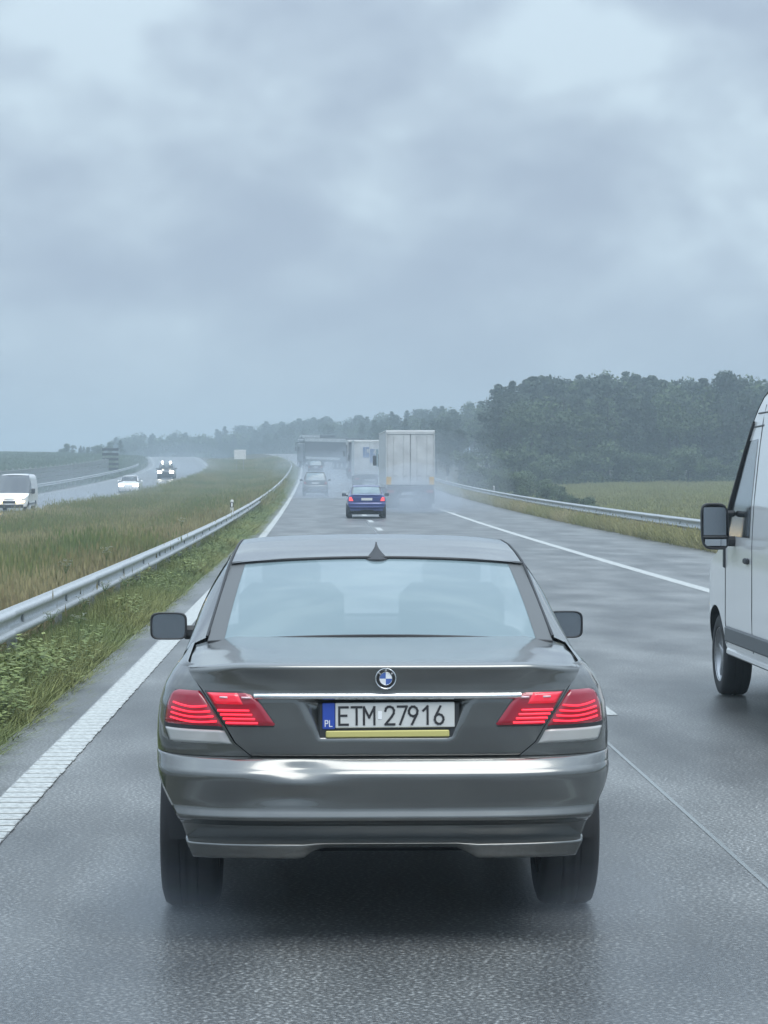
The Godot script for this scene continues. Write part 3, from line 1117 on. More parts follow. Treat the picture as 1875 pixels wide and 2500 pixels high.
func saloon_outline() -> Dictionary:
	return {
		"len": 4.86, "L": 0.56, "n": 4.0, "ar": 1.07, "af": 3.96, "ay": 0.33, "R": 0.372, "belt": 1.06,
		"xe": [[0.345, 0.722], [0.42, 0.752], [0.50, 0.779], [0.56, 0.815], [0.61, 0.844], [0.66, 0.864], [0.70, 0.878]],
		"w": [[0.25, 0.878], [0.69, 0.879], [0.737, 0.882], [0.79, 0.883], [0.85, 0.880], [0.92, 0.870], [0.98, 0.852], [1.03, 0.824], [1.06, 0.800], [1.1, 0.78]],
		"wside": [[0.20, 0.82], [0.27, 0.85], [0.40, 0.872], [0.55, 0.876], [0.737, 0.882], [0.79, 0.883], [0.85, 0.880], [0.92, 0.870], [0.98, 0.852], [1.03, 0.824], [1.06, 0.800]],
		"sb": [[0.345, 0.110], [0.349, 0.080], [0.357, 0.064], [0.38, 0.050], [0.400, 0.036], [0.408, 0.034], [0.414, 0.040], [0.420, 0.060], [0.424, 0.105], [0.474, 0.085], [0.487, 0.052], [0.496, 0.022], [0.506, 0.006], [0.516, 0.001], [0.528, 0.006], [0.545, 0.013], [0.57, 0.011], [0.62, 0.002], [0.655, -0.004], [0.670, -0.004], [0.680, -0.001], [0.688, 0.005], [0.695, 0.012], [0.710, 0.025], [0.725, 0.039], [0.733, 0.050], [0.737, 0.075]],
		"sf": [[0.737, 0.062], [0.75, 0.060], [0.79, 0.060], [0.85, 0.060], [0.92, 0.058], [0.98, 0.060], [1.03, 0.075], [1.06, 0.10]],
		"st": [[0.737, 0.062], [0.745, 0.050], [0.78, 0.046], [0.85, 0.040], [0.94, 0.036], [0.985, 0.040], [1.01, 0.039], [1.03, 0.036], [1.05, 0.031], [1.064, 0.026], [1.074, 0.025], [1.082, 0.032]],
		"front": [[0.20, 0.14], [0.30, 0.04], [0.45, 0.0], [0.60, 0.01], [0.72, 0.03], [0.80, 0.08], [0.86, 0.17], [0.92, 0.40], [0.97, 0.68], [1.01, 0.88], [1.04, 1.0], [1.06, 1.05]],
		"wb": [0.745, 1.147, 0.700], "wt": [1.345, 1.440, 0.625],
		"ws": [3.98, 1.075, 0.70], "wst": [3.12, 1.462, 0.61],
		"rail": [[0.0, 0.74, 1.065], [0.70, 0.705, 1.112], [0.775, 0.703, 1.124], [1.06, 0.665, 1.268], [1.345, 0.628, 1.416], [1.6, 0.616, 1.458], [1.9, 0.610, 1.484], [2.3, 0.606, 1.495], [2.7, 0.604, 1.487], [3.0, 0.606, 1.462], [3.12, 0.612, 1.440], [3.55, 0.655, 1.25], [3.98, 0.705, 1.062]],
		"roof": [[1.345, 1.440], [1.45, 1.466], [1.6, 1.487], [1.9, 1.509], [2.3, 1.520], [2.7, 1.512], [3.0, 1.487], [3.12, 1.464]],
		"deck": [[0.032, 1.082], [0.05, 1.087], [0.09, 1.090], [0.14, 1.094], [0.3, 1.106], [0.5, 1.123], [0.72, 1.141], [0.80, 1.146]],
		"cut": [[0.737, 0.50], [0.79, 0.565], [0.85, 0.600], [0.985, 0.690], [1.03, 0.725], [1.075, 0.748], [1.082, 0.75]],
	}

# body shell shared by the saloons; further details are added by the caller
func saloon(root: Node3D, skin: Material) -> void:
	var rear_w: Array = P.w
	# bumper: lower panel, recessed groove, face and shelf are creased against each other
	mb()
	var v0 := V.size()
	loft("sb", [0.345, 0.347, 0.349, 0.353, 0.357, 0.365, 0.373, 0.38, 0.39, 0.40, 0.404, 0.408, 0.411, 0.414, 0.417, 0.420])
	for k in range(v0, V.size()):
		# the lower edge steps up in the middle
		var e := smoothstep(0.0, 0.075, minf(V[k].x + 0.318, 0.345 - V[k].x))
		V[k].y = 0.420 - (0.420 - V[k].y) * (1.0 - 0.62 * e)
	put("rear_valance", skin, root)
	mb()
	loft("sb", [0.420, 0.422, 0.424])
	loft("sb", span(0.424, 0.474, 4))
	loft("sb", [0.474, 0.479, 0.483, 0.487])
	put("bumper_groove", skin, root)
	mb()
	loft("sb", [0.487, 0.4915, 0.496, 0.501, 0.506, 0.511, 0.516, 0.522, 0.528, 0.536, 0.545] + span(0.555, 0.655, 12) + [0.662, 0.667, 0.672, 0.676, 0.680, 0.684, 0.688, 0.6915, 0.695, 0.70, 0.71, 0.718, 0.725, 0.729, 0.733, 0.737])
	put("rear_bumper", skin, root)
	# quarter panels outside the boot lid's cut line
	for sg in [-1.0, 1.0]:
		mb()
		var rows := []
		for y in span(0.737, 1.06, 26):
			rows.append(PackedVector3Array(half(y, "sf", cv(P.cut, y) + 0.004, P.ar, 0, 24, sg, false)))
		grid(rows)
		# shoulder beside the deck
		rows = []
		for s in span(0.11, 0.82, 20):
			var y: float = cv(P.deck, s)
			var w := cv(P.w, 1.06)
			var q := clampf((s - 0.10) / P.L, 0.0, 1.0)
			var xo := w * pow(maxf(0.0, 1.0 - pow(1.0 - q, P.n)), 1.0 / P.n)
			var xi := minf(0.752, xo - 0.01)
			var row := PackedVector3Array()
			for j in 6:
				var u := j / 5.0
				row.append(Vector3(sg * lerpf(xi, xo, u), lerpf(y - 0.030, 1.06, u * u * (1.6 - 0.6 * u)), -s))
			rows.append(row)
		grid(rows)
		# flank ahead of the rear wheel
		P.w = P.wside
		rows = []
		for y in span(0.22, 0.702, 10) + span(0.73, 1.06, 10):
			var row := PackedVector3Array()
			var w := cv(P.w, y)
			for s in span(arch(y, true), arch(y, false, true), 14):
				row.append(Vector3(sg * w, y, -s))
			rows.append(row)
		grid(rows)
		P.w = rear_w
		put("quarter_panel", skin, root)
		# wheel arch liner
		for c in [P.ar, P.af]:
			mb()
			var rr := []
			for k in 13:
				var a := PI * k / 12.0
				var row := PackedVector3Array()
				for x in [0.55, cv(P.wside, P.ay + P.R * sin(a)) - 0.012]:
					row.append(Vector3(sg * x, P.ay + (P.R - 0.004) * sin(a), -(c + (P.R - 0.004) * cos(a))))
				rr.append(row)
			grid(rr)
			put("wheel_arch", M.black, root)
	# boot lid
	mb()
	var rows := []
	for y in span(0.737, 1.06, 46) + [1.064, 1.068, 1.072, 1.076, 1.079, 1.082]:
		var c := cv(P.cut, y) - 0.004
		var row := PackedVector3Array()
		for x in span(-c, c, 80):
			row.append(rear_at(x, y, "st") - Vector3(0, 0.020 * smoothstep(0.52, 0.75, absf(x)) * smoothstep(0.98, 1.08, y), 0))
		rows.append(row)
	for s in [0.04, 0.055, 0.07, 0.09, 0.115, 0.14] + span(0.18, 0.80, 18):
		var row := PackedVector3Array()
		var ye := cv(P.deck, s)
		for x in span(-1.0, 1.0, 80):
			var xx: float = x * 0.746
			var ax := absf(xx)
			var off := plan(minf(ax / cv(P.w, 1.076), 0.9995)) * maxf(0.0, 1.0 - s / 0.7)
			var y := ye - 0.020 * smoothstep(0.52, 0.75, ax) - 0.008 * smoothstep(0.71, 0.746, ax) + 0.006 * exp(-pow((ax - 0.60) / 0.05, 2.0)) * smoothstep(0.3, 0.6, s) - 0.011 * pow(xx / 0.70, 2.0) * smoothstep(0.35, 0.78, s)
			row.append(Vector3(xx, y, -(s + off)))
		rows.append(row)
	grid(rows)
	put("boot_lid", skin, root)
	# dark gap behind the panel joints
	mb()
	rows = []
	for y in span(0.72, 1.03, 14):
		var row := PackedVector3Array()
		for x in span(-0.735, 0.735, 40):
			var p := rear_at(x, y, "sf")
			row.append(p + Vector3(0, 0, -0.03))
		rows.append(row)
	grid(rows)
	put("inner_panel", M.black, root)
	# front end
	P.w = P.wside
	mb()
	loft("front", [0.20, 0.24, 0.30] + span(0.36, 0.84, 14), true)
	put("front_bumper", skin, root)
	mb()
	loft("front", span(0.84, 1.06, 14), true)
	put("bonnet", skin, root)
	P.w = rear_w
	# pillars, roof, glass
	for sg in [-1.0, 1.0]:
		mb()
		rows = []
		for s in span(0.80, 1.345, 12) + span(1.39, 1.7, 5):
			var row := PackedVector3Array()
			for i in 13:
				row.append(section(s, i / 12.0, sg))
			rows.append(row)
		grid(rows)
		put("rear_pillar", skin, root)
		mb()
		rows = []
		for s in span(1.7, 3.12, 16) + span(3.2, 3.98, 8):
			var row := PackedVector3Array()
			for i in 13:
				row.append(section(s, i / 12.0, sg))
			rows.append(row)
		grid(rows)
		put("side_frame", skin, root)
		mb()
		side_patch(sg, 0.06, 0.86, 1.30, 1.62, 2.28, 2.26, 0.004)
		put("side_window", M.dark_glass, root)
		mb()
		side_patch(sg, 0.06, 0.86, 2.34, 2.32, 3.72, 3.12, 0.004)
		put("side_window", M.dark_glass, root)
		mb()
		var path := []
		for s in span(0.80, 3.10, 26):
			path.append(section(s, 0.985, sg, 0.002))
		tube(path, 0.006, 0.006, 6)
		put("roof_trim", M.plastic, root)
	mb()
	rows = []
	for s in span(1.345, 3.12, 30):
		var row := PackedVector3Array()
		var xr := cv(P.rail, s, 1) - 0.004
		var yr := cv(P.rail, s, 2)
		var yc := cv(P.roof, s)
		for u in span(-1.0, 1.0, 24):
			var a := absf(u)
			row.append(Vector3(xr * u, lerpf(yc, yr, 0.62 * a * a + 0.38 * pow(a, 7.0)), -s))
		rows.append(row)
	grid(rows)
	put("roof", skin, root)
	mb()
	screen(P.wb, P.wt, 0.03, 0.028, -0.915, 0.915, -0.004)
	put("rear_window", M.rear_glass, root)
	for sg in [-1.0, 1.0]:
		mb()
		screen(P.wb, P.wt, 0.03, 0.028, 0.905 * sg, 1.0 * sg, -0.002)
		put("window_edge", M.grey_plastic, root)
	mb()
	var path := []
	for u in span(-1.0, 1.0, 20):
		path.append(Vector3(P.wt[2] * u, P.wt[1] - 0.026 * u * u + 0.001, -(P.wt[0] + 0.018 * u * u)))
	tube(path, 0.007, 0.007, 6)
	path = []
	for u in span(-1.0, 1.0, 20):
		path.append(Vector3(P.wb[2] * u, P.wb[1] - 0.026 * u * u - 0.002, -(P.wb[0] + 0.03 * u * u)))
	put("window_seal", M.plastic, root)
	mb()
	tube(path, 0.005, 0.005, 6)
	put("window_seal", M.plastic, root)
	mb()
	screen(P.ws, P.wst, -0.20, 0.03, -0.97, 0.97, 0.0)
	put("windscreen", M.glass, root)
	# floor and cabin
	mb()
	box(Vector3(0, 0.27, -2.5), Vector3(1.62, 0.22, 2.1), 0.03)
	box(Vector3(0, 0.45, -0.72), Vector3(1.10, 0.18, 0.8), 0.05)
	box(Vector3(0, 0.36, -1.5), Vector3(1.14, 0.24, 1.2), 0.05)
	box(Vector3(0, 0.22, -4.2), Vector3(1.14, 0.20, 1.0), 0.05)
	put("underbody", M.black, root)
	mb()
	box(Vector3(0, 1.06, -1.02), Vector3(1.36, 0.03, 0.55), 0.01)
	put("parcel_shelf", M.seat, root)
	for x in [-0.38, 0.38]:
		mb()
		box(Vector3(x, 1.10, -1.32), Vector3(0.34, 0.14, 0.10), 0.04)
		put("headrest", M.seat, root)
		mb()
		box(Vector3(x, 0.98, -2.35), Vector3(0.50, 0.62, 0.16), 0.06)
		box(Vector3(x, 1.335, -2.38), Vector3(0.28, 0.16, 0.10), 0.045)
		put("seat", M.seat, root)
	mb()
	box(Vector3(0, 0.80, -1.45), Vector3(1.38, 0.55, 0.16), 0.05)
	put("rear_seat", M.seat, root)
	mb()
	box(Vector3(0, 0.97, -3.55), Vector3(1.34, 0.16, 0.4), 0.05)
	put("dashboard", M.black, root)
	for x in [-0.775, 0.775]:
		wheel(root, x, P.ar)
		wheel(root, x, P.af)

func door_mirror(root: Node3D, skin: Material, sg: float, c: Vector3, w: float, h: float, dark: Material) -> void:
	var o := Node3D.new()
	o.name = "door_mirror"
	root.add_child(o, true)
	o.position = c
	# rounded shell that narrows forwards, with the glass facing back
	var rim := func(k: float, z: float) -> PackedVector3Array:
		var row := PackedVector3Array()
		for j in 33:
			var a := TAU * j / 32.0
			var ca := cos(a)
			var sa := sin(a)
			row.append(Vector3(sg * 0.5 * w * k * signf(ca) * pow(absf(ca), 0.42), 0.5 * h * k * signf(sa) * pow(absf(sa), 0.42), z))
		return row
	mb()
	grid([rim.call(0.0, -0.10), rim.call(0.55, -0.098), rim.call(0.85, -0.07), rim.call(1.0, -0.02)])
	put("cover", skin, o)
	mb()
	grid([rim.call(1.0, -0.02), rim.call(1.0, 0.0), rim.call(0.97, 0.008), rim.call(0.90, 0.004), rim.call(0.88, -0.006)])
	box(Vector3(-sg * (w * 0.5 + 0.03), -h * 0.25, -0.05), Vector3(0.12, 0.07, 0.06), 0.02)
	put("frame", dark, o)
	mb()
	grid([rim.call(0.0, -0.004), rim.call(0.89, -0.004)])
	put("glass", M.wet_mirror, o)

# strokes of the number plate and the badge, drawn as thin raised bars
const GLYPHS := {
	"E": [[0.5, 0, 0, 0, 0, 1, 0.5, 1], [0, 0.52, 0.42, 0.52]],
	"T": [[-0.02, 1, 0.56, 1], [0.27, 1, 0.27, 0]],
	"M": [[0, 0, 0, 1, 0.3, 0.4, 0.6, 1, 0.6, 0]],
	"2": [[0.0, 0.76, 0.04, 0.9, 0.15, 0.99, 0.27, 1.0, 0.41, 0.94, 0.49, 0.8, 0.47, 0.62, 0.36, 0.44, 0.0, 0, 0.52, 0]],
	"7": [[0.0, 1, 0.52, 1, 0.14, 0]],
	"9": [[0.46, 0.58, 0.36, 0.48, 0.24, 0.45, 0.1, 0.5, 0.01, 0.62, 0.0, 0.76, 0.06, 0.9, 0.17, 0.99, 0.31, 0.99, 0.43, 0.9, 0.49, 0.76, 0.46, 0.58, 0.17, 0]],
	"1": [[0.02, 0.76, 0.27, 1, 0.27, 0]],
	"6": [[0.04, 0.42, 0.14, 0.52, 0.26, 0.55, 0.4, 0.5, 0.49, 0.38, 0.5, 0.24, 0.44, 0.1, 0.33, 0.01, 0.19, 0.01, 0.07, 0.1, 0.01, 0.24, 0.04, 0.42, 0.33, 1]],
	"B": [[0, 0, 0, 1, 0.3, 1, 0.42, 0.88, 0.4, 0.62, 0.28, 0.53, 0.45, 0.4, 0.46, 0.14, 0.32, 0, 0, 0], [0, 0.53, 0.28, 0.53]],
	"W": [[0, 1, 0.16, 0, 0.33, 0.7, 0.5, 0, 0.66, 1]],
	"P": [[0, 0, 0, 1, 0.34, 1, 0.46, 0.86, 0.46, 0.62, 0.34, 0.5, 0, 0.5]],
	"L": [[0, 1, 0, 0, 0.45, 0]],
}

func glyph(g: String, t: Transform3D, h: float, stroke: float) -> void:
	var lift := 0.0
	for line in GLYPHS[g]:
		for k in range(0, line.size() - 2, 2):
			var a := Vector2(line[k], line[k + 1]) * h
			var b := Vector2(line[k + 2], line[k + 3]) * h
			var d := b - a
			lift += 0.00012
			var q := Transform3D(Basis(Vector3(0, 0, 1), d.angle()), Vector3((a.x + b.x) * 0.5, (a.y + b.y) * 0.5, lift))
			box(Vector3.ZERO, Vector3(d.length() + stroke * 0.8, stroke, 0.002), 0.0004, t * q)

# ------------------------------------------------------------------ the saloon straight ahead
func near_saloon() -> void:
	P = saloon_outline()
	P.dent = true
	P.recess = true
	var root := thing("parked_car", "", "car", Vector3(0.246, 0, -8.45))
	root.name = "saloon_car"
	tag(root, "dark grey saloon close ahead with lit tail lamps and a dented rear bumper", "car")
	saloon(root, M.grey_paint)
	# tail lamps: on the wing and on the boot lid
	for sg in [-1.0, 1.0]:
		var lo := [[0.77, 0.805], [0.79, 0.82], [0.84, 0.838], [0.92, 0.826], [0.965, 0.806], [0.985, 0.775]]
		var li := [[0.77, 0.553], [0.79, 0.573], [0.85, 0.606], [0.985, 0.696]]
		var flip := func(a: Array, k: float) -> Array:
			var o := []
			for p in a:
				o.append([p[0], sg * (p[1] + k)])
			return o
		mb()
		patch("sf", flip.call(li, -0.004), flip.call(lo, 0.008), 0.772, 0.990, 12, 16, 0.003)
		var lamp := put("tail_lamp", M.plastic, root)
		mb()
		patch("sf", flip.call(li, 0.0), flip.call(lo, 0.0), 0.842, 0.984, 10, 16, 0.009)
		put("red_lens", M.red_lens, lamp)
		mb()
		patch("sf", flip.call(li, 0.0), flip.call(lo, 0.0), 0.780, 0.839, 8, 16, 0.008)
		put("clear_lens", M.clear_lens, lamp)
		for k in 4:
			var path := []
			for x in span(0.0, 1.0, 14):
				var y: float = 0.868 + k * 0.0185 + 0.006 * x
				path.append(rear_pt(sg * lerpf(cv(li, y) + 0.012, cv(lo, y) - 0.03, x), y - 0.008 * sin(x * PI), "sf", 0.012))
			mb()
			tube(path, 0.0036, 0.0036, 6)
			put("light_bar", M.led, lamp)
		var bo := [[0.845, 0.592], [0.985, 0.684]]
		var bi := [[0.845, 0.418], [0.862, 0.408], [0.94, 0.462], [0.968, 0.492], [0.985, 0.535]]
		mb()
		patch("st", flip.call(bi, -0.007), flip.call(bo, 0.002), 0.842, 0.990, 12, 16, 0.003)
		var lamp2 := put("tail_lamp", M.plastic, root)
		mb()
		patch("st", flip.call(bi, 0.0), flip.call(bo, -0.003), 0.848, 0.984, 10, 16, 0.009)
		put("red_lens", M.red_lens, lamp2)
		mb()
		var b2 := [[0.925, 0.515], [0.985, 0.545]]
		patch("st", flip.call(b2, 0.0), flip.call(bo, -0.008), 0.928, 0.980, 6, 10, 0.0125)
		put("bright_lens", M.bright_red_lens, lamp2)
		for k in 4:
			var path := []
			for x in span(0.0, 1.0, 10):
				var y: float = 0.866 + k * 0.0155
				path.append(rear_pt(sg * lerpf(cv(bo, y) - 0.012, cv(bi, y) + 0.065, x), y, "st", 0.013))
			mb()
			tube(path, 0.0042, 0.0036, 6)
			put("light_bar", M.led, lamp2)
		for k in 2:
			mb()
			var x0 := 0.495 + k * 0.082
			patch("st", [[0.95, sg * x0]], [[0.95, sg * (x0 + 0.05)]], 0.952, 0.965, 4, 4, 0.0165)  # small pale pink rectangle laid on the lens
			put("pale_strip", M.pale_strip, lamp2)
	# chrome strip along the boot lid
	mb()
	var rows := []
	for p in [[0.954, 0.004], [0.955, 0.012], [0.960, 0.017], [0.968, 0.018], [0.974, 0.014], [0.977, 0.008], [0.978, 0.0]]:
		var row := PackedVector3Array()
		for x in span(-0.492, 0.508, 60):
			var b := rear_at(x, 0.985, "st")
			row.append(Vector3(x, p[0], b.z + p[1]))
		rows.append(row)
	grid(rows)
	put("chrome_strip", M.chrome, root)
	# number plate
	var pl := Node3D.new()
	pl.name = "number_plate"
	root.add_child(pl, true)
	pl.position = Vector3(0.013, 0.876, -0.052)
	pl.rotation.z = 0.006
	mb()
	box(Vector3(0, -0.004, -0.004), Vector3(0.528, 0.134, 0.012), 0.006)
	put("holder", M.plastic, pl)
	mb()
	box(Vector3(0.022, 0.018, 0.006), Vector3(0.446, 0.094, 0.008), 0.003)
	put("plate", M.plate_white, pl)
	mb()
	box(Vector3(-0.226, 0.016, 0.006), Vector3(0.046, 0.098, 0.008), 0.003)
	var band := put("blue_band", M.plate_blue, pl)
	mb()
	glyph("P", Transform3D(Basis(), Vector3(-0.239, -0.022, 0.011)), 0.022, 0.004)
	glyph("L", Transform3D(Basis(), Vector3(-0.223, -0.022, 0.011)), 0.022, 0.004)
	put("country_letters", M.badge_white, band)
	mb()
	box(Vector3(-0.006, -0.052, 0.006), Vector3(0.462, 0.026, 0.010), 0.004)
	put("yellow_strip", M.plate_yellow, pl)
	var at := [-0.186, -0.139, -0.094, -0.014, 0.032, 0.074, 0.126, 0.170]
	var text := "ETM27916"
	for k in 8:
		mb()
		glyph(text[k], Transform3D(Basis(), Vector3(at[k], -0.016, 0.0105)), 0.066 if k > 2 else 0.065, 0.0088)
		put("character", M.ink, pl)
	mb()
	box(Vector3(-0.034, 0.018, 0.0105), Vector3(0.015, 0.030, 0.002), 0.0009)
	put("sticker", M.sticker, pl)
	# roundel
	var em := Node3D.new()
	em.name = "roundel"
	root.add_child(em, true)
	em.position = rear_at(0.0, 1.032, "st") + Vector3(0.0, 0, 0.002)
	var up := Transform3D(Basis(Vector3(1, 0, 0), PI / 2), Vector3.ZERO)
	mb()
	lathe([[0.0405, 0.0], [0.0405, 0.006], [0.038, 0.009], [0.0355, 0.007]], 40, up)
	put("rim", M.chrome, em)
	mb()
	lathe([[0.0365, 0.005], [0.0365, 0.0065], [0.024, 0.0065]], 40, up)
	put("ring", M.black, em)
	mb()
	lathe([[0.0245, 0.0055], [0.0245, 0.0085], [0.023, 0.0085], [0.023, 0.0055]], 40, up)
	put("inner_rim", M.chrome, em)
	for q in 4:
		mb()
		var k := V.size()
		V.append(Vector3(0, 0, 0.0078))
		for j in 9:
			var a := (q + j / 8.0) * PI / 2
			V.append(Vector3(cos(a) * 0.0235, sin(a) * 0.0235, 0.0072))
		for j in 8:
			I.append_array(PackedInt32Array([k, k + 2 + j, k + 1 + j]))
		put("quadrant", M.badge_white if q % 2 == 0 else M.badge_blue, em)
	for k in 3:
		mb()
		var a := PI / 2 + (1 - k) * 0.85
		var t := Transform3D(Basis(Vector3(0, 0, 1), a - PI / 2), Vector3(cos(a), sin(a), 0) * 0.0265 + Vector3(0, 0, 0.0068))
		glyph("BMW"[k], t.translated_local(Vector3(-0.0022, 0, 0)), 0.0085, 0.0016)
		put("letter", M.badge_white, em)
	# roof aerial
	mb()
	rows = []
	for i in 9:
		var t := i / 8.0
		var row := PackedVector3Array()
		for j in 17:
			var a := PI * j / 16.0 - PI / 2
			var w := 0.052 * pow(1.0 - t, 1.9) + 0.003
			row.append(Vector3(sin(a) * w, 1.434 + 0.070 * t, -(1.365 + 0.12 * t) + cos(a) * 0.0 + absf(cos(a)) * 0.06 * (1.0 - t)))
		for j in 17:
			var a := PI * j / 16.0 + PI / 2
			var w := 0.052 * pow(1.0 - t, 1.9) + 0.003
			row.append(Vector3(sin(a) * w, 1.434 + 0.070 * t, -(1.365 + 0.12 * t) - absf(cos(a)) * 0.10 * (1.0 - t)))
		rows.append(row)
	grid(rows)
	put("roof_aerial", M.plastic, root)
	# bumper mouldings, sensors, mirrors
	door_mirror(root, M.grey_paint, -1.0, Vector3(-1.008, 1.040, -3.05), 0.185, 0.138, M.plastic)
	door_mirror(root, M.grey_paint, 1.0, Vector3(0.995, 1.045, -3.05), 0.185, 0.138, M.plastic)
	for sg in [-1.0, 1.0]:
		for s in [1.75, 2.9]:
			mb()
			box(Vector3(sg * 0.882, 0.90, -s), Vector3(0.03, 0.028, 0.2), 0.01)
			put("door_handle", M.grey_paint, root)

# ------------------------------------------------------------------ vans
func van_x(s: float, y: float) -> float:
	var w := cv([[0.36, 0.955], [0.45, 0.985], [0.65, 1.0], [1.30, 1.0], [1.6, 0.985], [2.0, 0.945], [2.3, 0.905], [2.45, 0.86], [2.53, 0.79], [2.58, 0.70]], y)
	if s > 4.7:
		w *= pow(maxf(0.02, 1.0 - pow(clampf((s - 4.7) / 0.98, 0.0, 1.0), 2.3)), 1.0 / 2.3)
	return w

func van_top(s: float) -> float:
	return cv([[0.0, 2.56], [2.85, 2.56], [3.05, 2.50], [3.35, 2.22], [3.75, 1.78], [4.22, 1.28], [4.5, 1.18], [5.0, 1.05], [5.45, 0.93], [5.6, 0.86]], s)

func van_low(s: float) -> float:
	var b := 0.38
	for c in [1.1, 4.55]:
		var h := absf(s - c)
		if h < 0.42:
			b = maxf(b, 0.33 + sqrt(0.42 * 0.42 - h * h))
	return b

func van_side(sg: float, ya: Array, s0: float, s1: float, n: int, off: float) -> void:
	var rows := []
	for i in 13:
		var row := PackedVector3Array()
		for s in span(s0, s1, n):
			var y := lerpf(cv(ya, s, 1), cv(ya, s, 2), i / 12.0)
			row.append(Vector3(sg * (van_x(s, y) + off), y, -s))
		rows.append(row)
	grid(rows)

func van(root: Node3D, lamp: Material, skin: Material) -> void:
	var st := span(0.0, 0.66, 5) + span(0.69, 1.51, 20) + span(1.6, 4.1, 26) + span(4.14, 4.96, 22) + span(5.0, 5.5, 12)
	for sg in [-1.0, 1.0]:
		mb()
		var rows := []
		for s in st:
			var row := PackedVector3Array()
			for i in 27:
				var y := lerpf(van_low(s), van_top(s), i / 26.0)
				row.append(Vector3(sg * van_x(s, y), y, -s))
			rows.append(row)
		grid(rows)
		put("body_side", skin, root)
		for c in [1.1, 4.55]:
			mb()
			var rr := []
			for k in 21:
				var a := PI * k / 20.0
				var p := Vector3(0, 0.33 + 0.42 * sin(a), -(c + 0.42 * cos(a)))
				var x := van_x(-p.z, maxf(0.38, p.y))
				rr.append(PackedVector3Array([p + Vector3(sg * 0.5, 0, 0), p + Vector3(sg * (x - 0.004), 0, 0)]))
			grid(rr)
			put("wheel_arch", M.black, root)
		# rub strip and its joint, sill, door seams, handle
		mb()
		box(Vector3(sg * 1.004, 0.545, -2.75), Vector3(0.03, 0.125, 2.55), 0.012)
		put("rub_strip", M.grey_plastic, root)
		mb()
		box(Vector3(sg * 0.965, 0.40, -2.8), Vector3(0.05, 0.06, 2.6), 0.015)
		put("sill", skin, root)
		for e in [[4.08, 4.08, 0.46, 1.27], [2.95, 2.95, 0.46, 2.36]]:
			mb()
			var path := []
			for y in span(e[2], e[3], 14):
				path.append(Vector3(sg * (van_x(e[0], y) + 0.0005), y, -e[0]))
			tube(path, 0.004, 0.004, 5)
			put("door_seam", M.black, root)
		mb()
		var path := []
		for s in span(2.9, 3.28, 6):
			path.append(Vector3(sg * (van_x(s, 2.20) + 0.001), 2.20 - 0.01 * (s - 2.9), -s))
		tube(path, 0.007, 0.007, 5)
		path = []
		for s in span(0.1, 3.18, 12):
			path.append(Vector3(sg * (van_x(s, 2.30) + 0.001), 2.30, -s))
		tube(path, 0.006, 0.006, 5)
		put("drip_rail", M.grey_plastic, root)
		mb()
		van_side(sg, [[3.05, 1.34, 2.10], [3.42, 1.34, 2.09], [3.75, 1.34, 1.72], [4.0, 1.34, 1.44], [4.05, 1.34, 1.37]], 3.05, 4.05, 20, 0.003)
		put("door_window", M.dark_glass, root)
		mb()
		path = []
		for s in span(3.28, 4.16, 12):
			var y := van_top(s) - 0.055
			path.append(Vector3(sg * (van_x(s, y) + 0.004), y, -s))
		tube(path, 0.016, 0.030, 7)
		put("pillar_seal", M.plastic, root)
		mb()
		var mid := Vector3(sg * 1.006, 1.18, -4.10)
		box(mid, Vector3(0.02, 0.21, 0.055), 0.009)
		put("wing_vent", M.plastic, root)
		mb()
		box(Vector3(sg * 1.012, 1.16, -3.13), Vector3(0.03, 0.045, 0.16), 0.012)
		put("door_handle", M.plastic, root)
		# tall door mirror: big pane over a small wide-angle pane
		var o := Node3D.new()
		o.name = "door_mirror"
		root.add_child(o, true)
		o.position = Vector3(sg * 1.165, 1.42, -3.62)
		mb()
		var loopy := func(k: float, z: float) -> PackedVector3Array:
			var row := PackedVector3Array()
			for j in 41:
				var a := TAU * j / 40.0
				var ca := cos(a)
				var sa := sin(a)
				row.append(Vector3(sg * (0.112 * k * signf(ca) * pow(absf(ca), 0.5) + 0.012 * sa), 0.185 * k * signf(sa) * pow(absf(sa), 0.5), z))
			return row
		grid([loopy.call(0.0, -0.13), loopy.call(0.5, -0.125), loopy.call(0.85, -0.09), loopy.call(1.0, -0.03), loopy.call(1.0, 0.0), loopy.call(0.96, 0.01), loopy.call(0.9, 0.004)])
		box(Vector3(0, -0.085, 0.004), Vector3(0.2, 0.02, 0.02), 0.006)
		put("shell", M.plastic, o)
		mb()
		box(Vector3(-sg * 0.13, 0.10, -0.06), Vector3(0.09, 0.05, 0.07), 0.018)
		box(Vector3(-sg * 0.14, -0.12, -0.06), Vector3(0.12, 0.08, 0.08), 0.025)
		put("arm", M.plastic, o)
		mb()
		box(Vector3(sg * 0.003, 0.040, 0.0), Vector3(0.185, 0.225, 0.008), 0.003)
		put("pane", M.wet_mirror, o)
		mb()
		box(Vector3(-sg * 0.004, -0.128, 0.001), Vector3(0.175, 0.058, 0.008), 0.003)
		put("pane", M.mirror, o)
		wheel(root, sg * 0.86, 1.1, 0.98)
		wheel(root, sg * 0.86, 4.55, 0.98)
	# roof, nose, windscreen, tail
	mb()
	var rows := []
	for s in span(-0.01, 2.85, 12) + [2.95, 3.05]:
		var row := PackedVector3Array()
		var xw := van_x(s, van_top(s))
		for u in span(-1, 1, 16):
			row.append(Vector3(xw * u, van_top(s) + 0.05 * (1 - u * u), -s))
		rows.append(row)
	grid(rows)
	put("roof", skin, root)
	mb()
	rows = []
